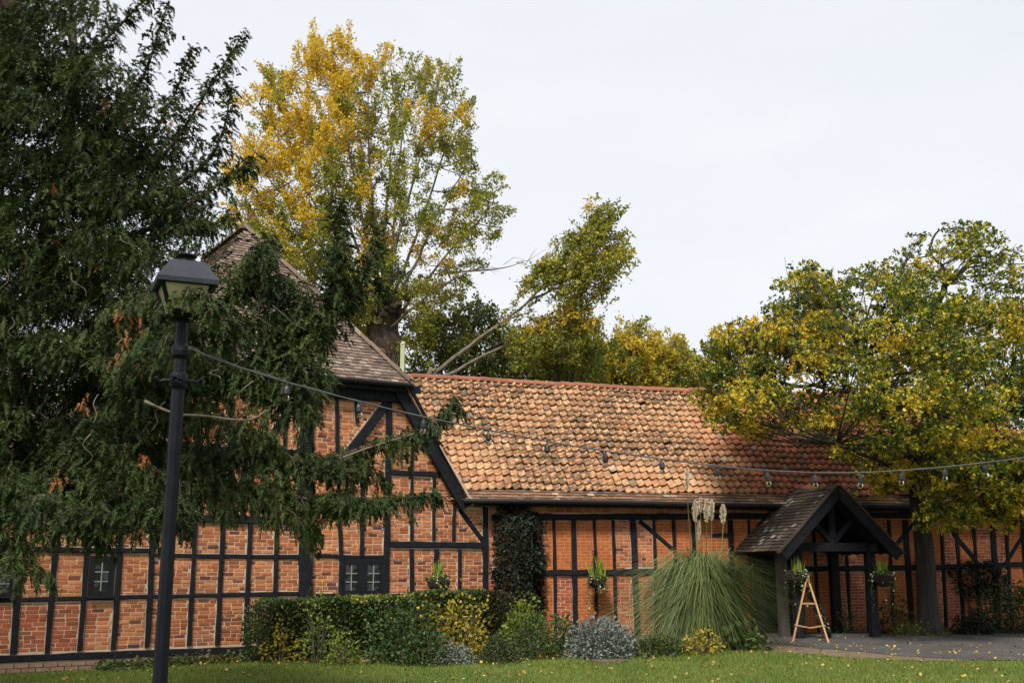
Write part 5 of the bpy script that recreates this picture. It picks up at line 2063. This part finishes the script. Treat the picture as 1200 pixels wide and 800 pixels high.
# =========================================================== shrubs and plants
def shrub(name, label, px, py_base, wpx, hpx, mat_, n, lsize, seed, flatness=.85, stems=8, cat='shrub', group=None, top=1.0, tw_m='bark', Y=None, dome=True, lump=.22):
    R = np.random.default_rng(seed)
    b = gr(px, py_base) if Y is None else at(px, py_base, Y)
    if Y is not None:
        b[2] = g(b[0], b[1])
    sc_ = b[1] / F
    rx, h = wpx / 2 * sc_, hpx * sc_
    t = thing(name, b, label, cat, group)
    mb = MB()
    for k in range(stems):
        a = R.uniform(0, 6.28)
        e = b + V(math.cos(a) * rx * .6, math.sin(a) * rx * .6, h * R.uniform(.6, .9))
        mb.tube([b + V(math.cos(a) * .05, math.sin(a) * .05, -.03), (b + e) / 2 + V(0, 0, h * .1), e], [.012, .009, .004], 4)
    mb.build('stems', M[tw_m], t)
    d = norm(R.normal(size=(n, 3)))
    d[:, 2] = np.abs(d[:, 2]) * 1.0 - .18
    # lumpy outline
    an = np.arctan2(d[:, 1], d[:, 0])
    lm = 1 + lump * (np.sin(an * 3 + seed) * .5 + np.sin(an * 5 + seed * 2 + d[:, 2] * 4) * .5 + np.sin(d[:, 2] * 7 + seed) * .35)
    r_ = R.uniform(0, 1, n) ** .28
    P = b + np.column_stack([d[:, 0] * rx, d[:, 1] * rx * .85, np.maximum(0.02, (d[:, 2] + .18) / 1.0 * h)]) * np.column_stack([lm * r_] * 3)
    P = P + R.normal(size=P.shape) * .02
    v, f = leaf_soup(P, lsize, d, None, .3, 1.0, 0, R)
    np_obj('foliage', v, f, M[mat_], t)
    return t


# clipped hedge under the casement
hA, hB = W1.pt(W1.sz(284, 750)[0], .05, .80), W1.pt(-.12, .2, .95)
hA[2], hB[2] = g(hA[0], hA[1]), g(hB[0], hB[1])
hu = norm((hB - hA) * V(1, 1, 0))
hn = V(hu[1], -hu[0], 0)
hL = np.linalg.norm(hB - hA)
HH = 1.0
hedge = thing('clipped_hedge', (hA + hB) / 2, 'long clipped evergreen hedge under the paired casements', 'hedge')
R_ = np.random.default_rng(3)


def hedge_leaves(n, s0, s1, top_f, mat_, size, nm, dens_depth=.30):
    a = R_.uniform(s0, s1, n)
    face = R_.random(n)
    wob = .05 * np.sin(a * 3.1) + .04 * np.sin(a * 7.7 + 1)
    dep = R_.exponential(.055, n)
    P = np.zeros((n, 3))
    D = np.zeros((n, 3))
    topz = top_f(a)
    isT = face < .36
    zf = R_.uniform(.03, 1.0, n) * topz
    off = np.where(isT, R_.uniform(-.42, .42, n), .45 + wob - dep)
    zz = np.where(isT, topz + .02 * np.sin(a * 9) - dep * .8, zf)
    P = hA + a[:, None] * hu + off[:, None] * hn
    P[:, 2] = np.array([g(p[0], p[1]) for p in P]) + zz
    D = np.where(isT[:, None], V(0, 0, 1), hn + V(0, 0, .3))
    v, f = leaf_soup(P, size, D, D, .4, 1.1, 0, R_)
    np_obj(nm, v, f, M[mat_], hedge)


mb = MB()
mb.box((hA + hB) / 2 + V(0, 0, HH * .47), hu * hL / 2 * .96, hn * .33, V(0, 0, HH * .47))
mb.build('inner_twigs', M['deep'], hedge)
hedge_leaves(17000, 0, hL * .86, lambda a: HH + .04 * np.sin(a * 2.2) + .03 * np.sin(a * 6.1), 'hedge', .055, 'foliage')
hedge_leaves(3600, hL * .25, hL * .9, lambda a: HH + .04 * np.sin(a * 2.2) + .03 * np.sin(a * 6.1), 'midgreen', .07, 'mid_foliage')
hedge_leaves(1500, hL * .3, hL * .8, lambda a: HH + .05 * np.sin(a * 4.2), 'lime', .07, 'lime_foliage')
hedge_leaves(700, hL * .1, hL * .7, lambda a: HH + .04 * np.sin(a * 3.2), 'yellowleaf', .06, 'yellow_foliage')
hedge_leaves(4200, hL * .84, hL + .12, lambda a: HH + .03 - .35 * np.maximum(0, (a - hL * .93) / (hL * .12)), 'hedge_brown', .05, 'bronze_foliage')
hedge_leaves(3000, -.12, hL * .22, lambda a: HH - .04 + .03 * np.sin(a * 5), 'hedge_brown', .05, 'bronze_foliage')

for sg in (0, 1):                                         # rounded, leafy ends
    n_ = 1500
    cE = (hA, hB)[sg]
    P = cE + ball(n_, .28, .45, HH * .5, R_, .3) * V(1, 1, 1) + V(0, 0, HH * .47)
    v, f = leaf_soup(P, .055, norm(P - cE), None, .3, 1.1, 0, R_)
    np_obj('end_foliage', v, f, M['hedge_brown' if sg else 'hedge'], hedge)
shrub('yellow_shrub', 'small yellow-leaved shrub at the left front of the hedge', 327, 776, 40, 46, 'yellowleaf', 380, .07, 51, lump=.4)
shrub('yellow_shrub', 'taller thin-stemmed shrub with yellow green top against the hedge', 372, 776, 48, 70, 'lime', 420, .07, 52, stems=12, lump=.4)
shrub('green_shrub', 'little olive green shrub standing in front of the hedge on the lawn edge', 400, 779, 38, 34, 'lime', 480, .055, 53)
shrub('yellow_shrub', 'broad golden green shrub before the right half of the hedge', 537, 773, 82, 66, 'yellowleaf', 1150, .075, 54, lump=.35)
shrub('green_shrub', 'leafy mid green shrub before the middle of the hedge', 478, 776, 90, 70, 'hedge', 2200, .07, 55)
shrub('green_shrub', 'low glossy green shrub beside the small silver plant', 497, 779, 62, 42, 'midgreen', 1100, .06, 56)
shrub('silver_plant', 'small silver-leaved plant at the lawn edge', 530, 778, 48, 24, 'silver', 800, .05, 57)
shrub('dome_shrub', 'dark clipped dome shrub at the lawn edge below the climber', 584, 776, 46, 32, 'deep', 2200, .035, 58, lump=.06)
shrub('green_shrub', 'bright green leafy shrub at the foot of the dark climber', 612, 760, 56, 52, 'lime', 900, .085, 59)
shrub('green_shrub', 'feathery mid green shrub right of the dome', 627, 771, 58, 48, 'midgreen', 1600, .05, 60)
shrub('green_shrub', 'narrow green shrub between the climber and the silver mound', 660, 764, 30, 42, 'midgreen', 700, .06, 61)
shrub('silver_shrub', 'large rounded silver grey shrub on the lawn edge before the barn wall', 706, 770, 78, 45, 'silver', 3800, .055, 62, lump=.12)
shrub('green_shrub', 'low green plants beneath the pampas grass left side', 772, 768, 60, 24, 'groundcover', 900, .06, 63)
shrub('green_shrub', 'reddish tinged low shrub beneath the middle of the pampas', 822, 766, 52, 28, 'yellowleaf', 420, .06, 64)
shrub('green_shrub', 'broad-leaved green plant right below the pampas grass', 868, 761, 50, 26, 'midgreen', 330, .13, 65)
shrub('twiggy_shrub', 'small dark twiggy shrub against the wing wall left of the hedge', 266, 770, 52, 46, 'hedge', 420, .06, 66, stems=14)
shrub('twiggy_shrub', 'thin young shrub beside the lamp post under the wall', 236, 773, 34, 32, 'groundcover', 160, .06, 67, stems=10)
shrub('dark_bush', 'dark rounded bush at the right edge under the oak', 1192, 741, 72, 58, 'hedge', 2200, .075, 68)
shrub('dark_bush', 'low bluish green bush at the barn wall right of the oak', 1143, 743, 44, 26, 'ivy', 900, .075, 69)
shrub('green_shrub', 'leafy shrub in shade inside the right of the porch', 1050, 741, 44, 46, 'groundcover', 520, .07, 70)
shrub('green_shrub', 'low green plants at the foot of the whitewashed pier', 1075, 744, 62, 15, 'lime', 420, .06, 71)
shrub('green_shrub', 'small leafy plant inside the porch by the barn wall', 992, 742, 34, 28, 'groundcover', 260, .06, 72, Y=25.0)


def climber(name, label, w, poly, n, mat_, size, out, seed, basepx):
    R = np.random.default_rng(seed)
    r_ = random.Random(seed)
    s_, _z = w.sz(*basepx)
    b = w.pt(s_, 0, .12)
    b[2] = g(b[0], b[1])
    t = thing(name, b, label, 'climber')
    xs, ys = [p[0] for p in poly], [p[1] for p in poly]
    P = []
    while len(P) < n:
        px, py = r_.uniform(min(xs), max(xs)), r_.uniform(min(ys), max(ys))
        if in_poly(px + r_.gauss(0, 3), py + r_.gauss(0, 3), poly):
            e = min(1, edge_dist(px, py, poly) / 22)
            s, z = w.sz(px, py)
            P.append(w.pt(s, z, .05 + out * e * r_.random() ** .5 + .05 * math.sin(s * 9 + z * 7)))
    P = np.array(P)
    v, f = leaf_soup(P, size, np.tile(w.n + V(0, 0, -.4), (n, 1)), w.n, .55, 1.1, 0, R)
    np_obj('foliage', v, f, M[mat_], t)
    mb = MB()
    for k in range(7):
        q = P[r_.randrange(n)]
        mb.tube([b + V(r_.gauss(0, .08), 0, -.05), (b + q) / 2 + w.n * .05 + V(r_.gauss(0, .15), 0, 0), q], [.022, .016, .006], 5)
    mb.build('stems', M['dark_bark'], t)
    return t


climber('wall_climber', 'dense dark climber covering the barn wall beside the gabled wing', W2, [(580, 600), (592, 590), (614, 592), (636, 606), (632, 632), (639, 655), (634, 690), (640, 705), (624, 735), (596, 735), (580, 700), (575, 655)], 5200, 'ivy', .075, .55, 81, (606, 742))
climber('wall_climber', 'dark scrambling climber across the rail right of the oak trunk', W2, [(1108, 668), (1130, 655), (1165, 660), (1180, 672), (1172, 700), (1150, 698), (1135, 705), (1120, 690)], 800, 'ivy', .09, .3, 82, (1142, 735))

# ground cover and litter along the beds
gc = []
for _ in range(5200):
    px = cr.uniform(-40, 900)
    yb = np.interp(px, [-40, 0, 150, 285, 430, 560, 680, 780, 900], [789, 786, 781, 774, 773, 772, 768, 764, 756])
    py = yb - abs(cr.gauss(0, 6)) - (cr.random() < .3) * 8
    if cr.random() < .5 and px > 300:
        py = yb - abs(cr.gauss(0, 3))
    p = gr(px, py)
    gc.append(p + V(0, 0, abs(cr.gauss(0, .05)) + .01))
for _ in range(1700):
    px = cr.uniform(110, 310)
    s_, _z = W1.sz(px, 750)
    p = W1.pt(s_, 0, .12 + abs(cr.gauss(0, .28)))
    p[2] = g(p[0], p[1])
    gc.append(p + V(0, 0, abs(cr.gauss(0, .07)) + .01))
for _ in range(900):
    p = gr(cr.uniform(1030, 1240), cr.uniform(736, 743))
    gc.append(p + V(0, 0, abs(cr.gauss(0, .05)) + .01))
v, f = leaf_soup(np.array(gc), .075, None, None, .5)
o = np_obj('ground_cover', v, f, M['groundcover'])
tag(o, 'low green ground cover along the beds', 'ground cover', kind='stuff')
lt = []
for _ in range(1000):
    py = 756 + 46 * cr.random() ** 1.3
    px = cr.uniform(-30, 1230)
    lt.append(gr(px, py) + V(0, 0, .035))
for _ in range(900):
    px = cr.uniform(190, 700)
    yb = np.interp(px, [0, 150, 285, 430, 560, 700], [786, 781, 774, 773, 772, 768])
    lt.append(gr(px, yb + cr.gauss(-1, 2.5)) + V(0, 0, .04))
for _ in range(160):
    lt.append(gr(cr.uniform(910, 1230), cr.uniform(742, 772)) + V(0, 0, .02))
v, f = leaf_soup(np.array(lt), .055, None, None, .8, 1.3)
o = np_obj('fallen_leaves', v, f, M['litter'])
tag(o, 'yellow fallen leaves scattered over lawn and path', 'leaves', kind='stuff')
# lawn blades
NB = 150000
x_ = CR.uniform(-11, 12, NB)
y_ = 12.5 + 11 * CR.uniform(0, 1, NB) ** 1.1
pr = np.array([600 + F * x_ / (y_ * CP), y_]).T
far_lim = np.interp(pr[:, 0], [-40, 150, 285, 560, 680, 780, 900, 960, 1020, 1080, 1200], [gr(q, w)[1] for q, w in ((-40, 788), (150, 782), (285, 775), (560, 773), (680, 769), (780, 765), (900, 761), (960, 768), (1020, 772), (1080, 774), (1200, 774))])
ok = (y_ < far_lim) & (pr[:, 0] > -60) & (pr[:, 0] < 1260)
x_, y_ = x_[ok], y_[ok]
gz = np.array([g(a, b) for a, b in zip(x_, y_)])
B0 = np.column_stack([x_, y_, gz])
n = len(B0)
hb = CR.uniform(.025, .065, (n, 1))
ln = np.column_stack([CR.normal(0, .45, n), CR.normal(0, .45, n), np.ones(n)])
wv = norm(np.column_stack([CR.normal(size=n), CR.normal(size=n), np.zeros(n)])) * .006
v = np.stack([B0 - wv, B0 + wv, B0 + ln * hb], 1).reshape(-1, 3)
o = np_obj('grass', v, np.arange(n * 3).reshape(-1, 3), M['blade'])
tag(o, 'short mown grass of the lawn', 'grass', kind='stuff')

# ---- pampas grass
pgb = gr(826, 757)
pam = thing('pampas_grass', pgb, 'big arching clump of pampas grass with pale plumes beside the porch', 'grass clump')
PR = np.random.default_rng(9)
nb, ns = 4200, 14
a = PR.uniform(0, 6.283, nb)
r0 = PR.uniform(0, .30, nb)
LN = PR.uniform(2.0, 3.15, nb)
th0 = np.abs(PR.normal(0, .12, nb)) + .02
th1 = PR.uniform(1.5, 3.05, nb)
tb0 = PR.uniform(.25, .5, nb)
pos_r, pos_z = r0.copy(), np.zeros(nb)
rows = []
for k in range(ns):
    t = k / (ns - 1)
    if k:
        q_ = np.clip(((k - .5) / (ns - 1) - tb0) / .2, 0, 1)
        th = th0 + (th1 - th0) * q_ * q_ * (3 - 2 * q_)
        pos_r = pos_r + np.sin(th) * LN / (ns - 1)
        pos_z = pos_z + np.cos(th) * LN / (ns - 1)
    wob = PR.normal(0, .01, (nb, 2))
    c = np.column_stack([pgb[0] + np.cos(a) * pos_r + wob[:, 0], pgb[1] + np.sin(a) * pos_r * .8 + wob[:, 1], pgb[2] + np.maximum(pos_z, .03)])
    w_ = np.column_stack([-np.sin(a + .6), np.cos(a + .6), np.zeros(nb)]) * (.011 * (1 - t * .85))
    rows.append((c - w_, c + w_))
vs2 = np.concatenate([np.stack([q[0], q[1]], 1) for q in rows], 1)      # (nb, 2*ns, 3)
fc = np.array([[2 * i, 2 * i + 1, 2 * i + 3, 2 * i + 2] for i in range(ns - 1)])
F_ = (np.arange(nb)[:, None, None] * (2 * ns) + fc[None]).reshape(-1, 4)
np_obj('blades', vs2.reshape(-1, 3), F_, M['pampas'], pam)
for px, pyt, pyb, wpx in ((815, 586, 612, 9), (828, 585, 612, 9), (834, 586, 610, 8), (847.5, 591, 614, 9), (819, 609, 635, 6), (805, 548, 574, 7), (821, 582, 600, 5)):
    Y = pgb[1] + PR.uniform(-.25, .25)
    p1, p0 = at(px, pyt, Y), at(px, pyb, Y)
    st = MB()
    st.tube([pgb + V((p0[0] - pgb[0]) * .3, 0, .3), (pgb + p0) / 2 + V((p0[0] - pgb[0]) * .3, 0, .3), p0, p1], [.010, .009, .007, .004], 5)
    so = st.build('stem', M['pampas'], pam)
    n_ = 950
    t_ = PR.uniform(0, 1, n_)
    ax = p0 + (p1 - p0) * t_[:, None]
    rad = wpx / 2 / F * Y * np.sin(np.pi * (t_ * .86 + .1)) ** .7
    dd = norm(np.column_stack([PR.normal(size=n_), PR.normal(size=n_), PR.uniform(.6, 2.4, n_)]))
    v, f = leaf_soup(ax, 1.0, None, None, .3, 1, 0, PR)
    L_ = (rad * PR.uniform(.6, 1.25, n_))[:, None]
    sd = norm(np.cross(dd, PR.normal(size=(n_, 3)))) * .0035
    vq = np.stack([ax - sd, ax + sd, ax + dd * L_ + sd * 1.6, ax + dd * L_ - sd * 1.6], 1).reshape(-1, 3)
    np_obj('plume', vq, np.arange(n_ * 4).reshape(-1, 4), M['plume'], so)
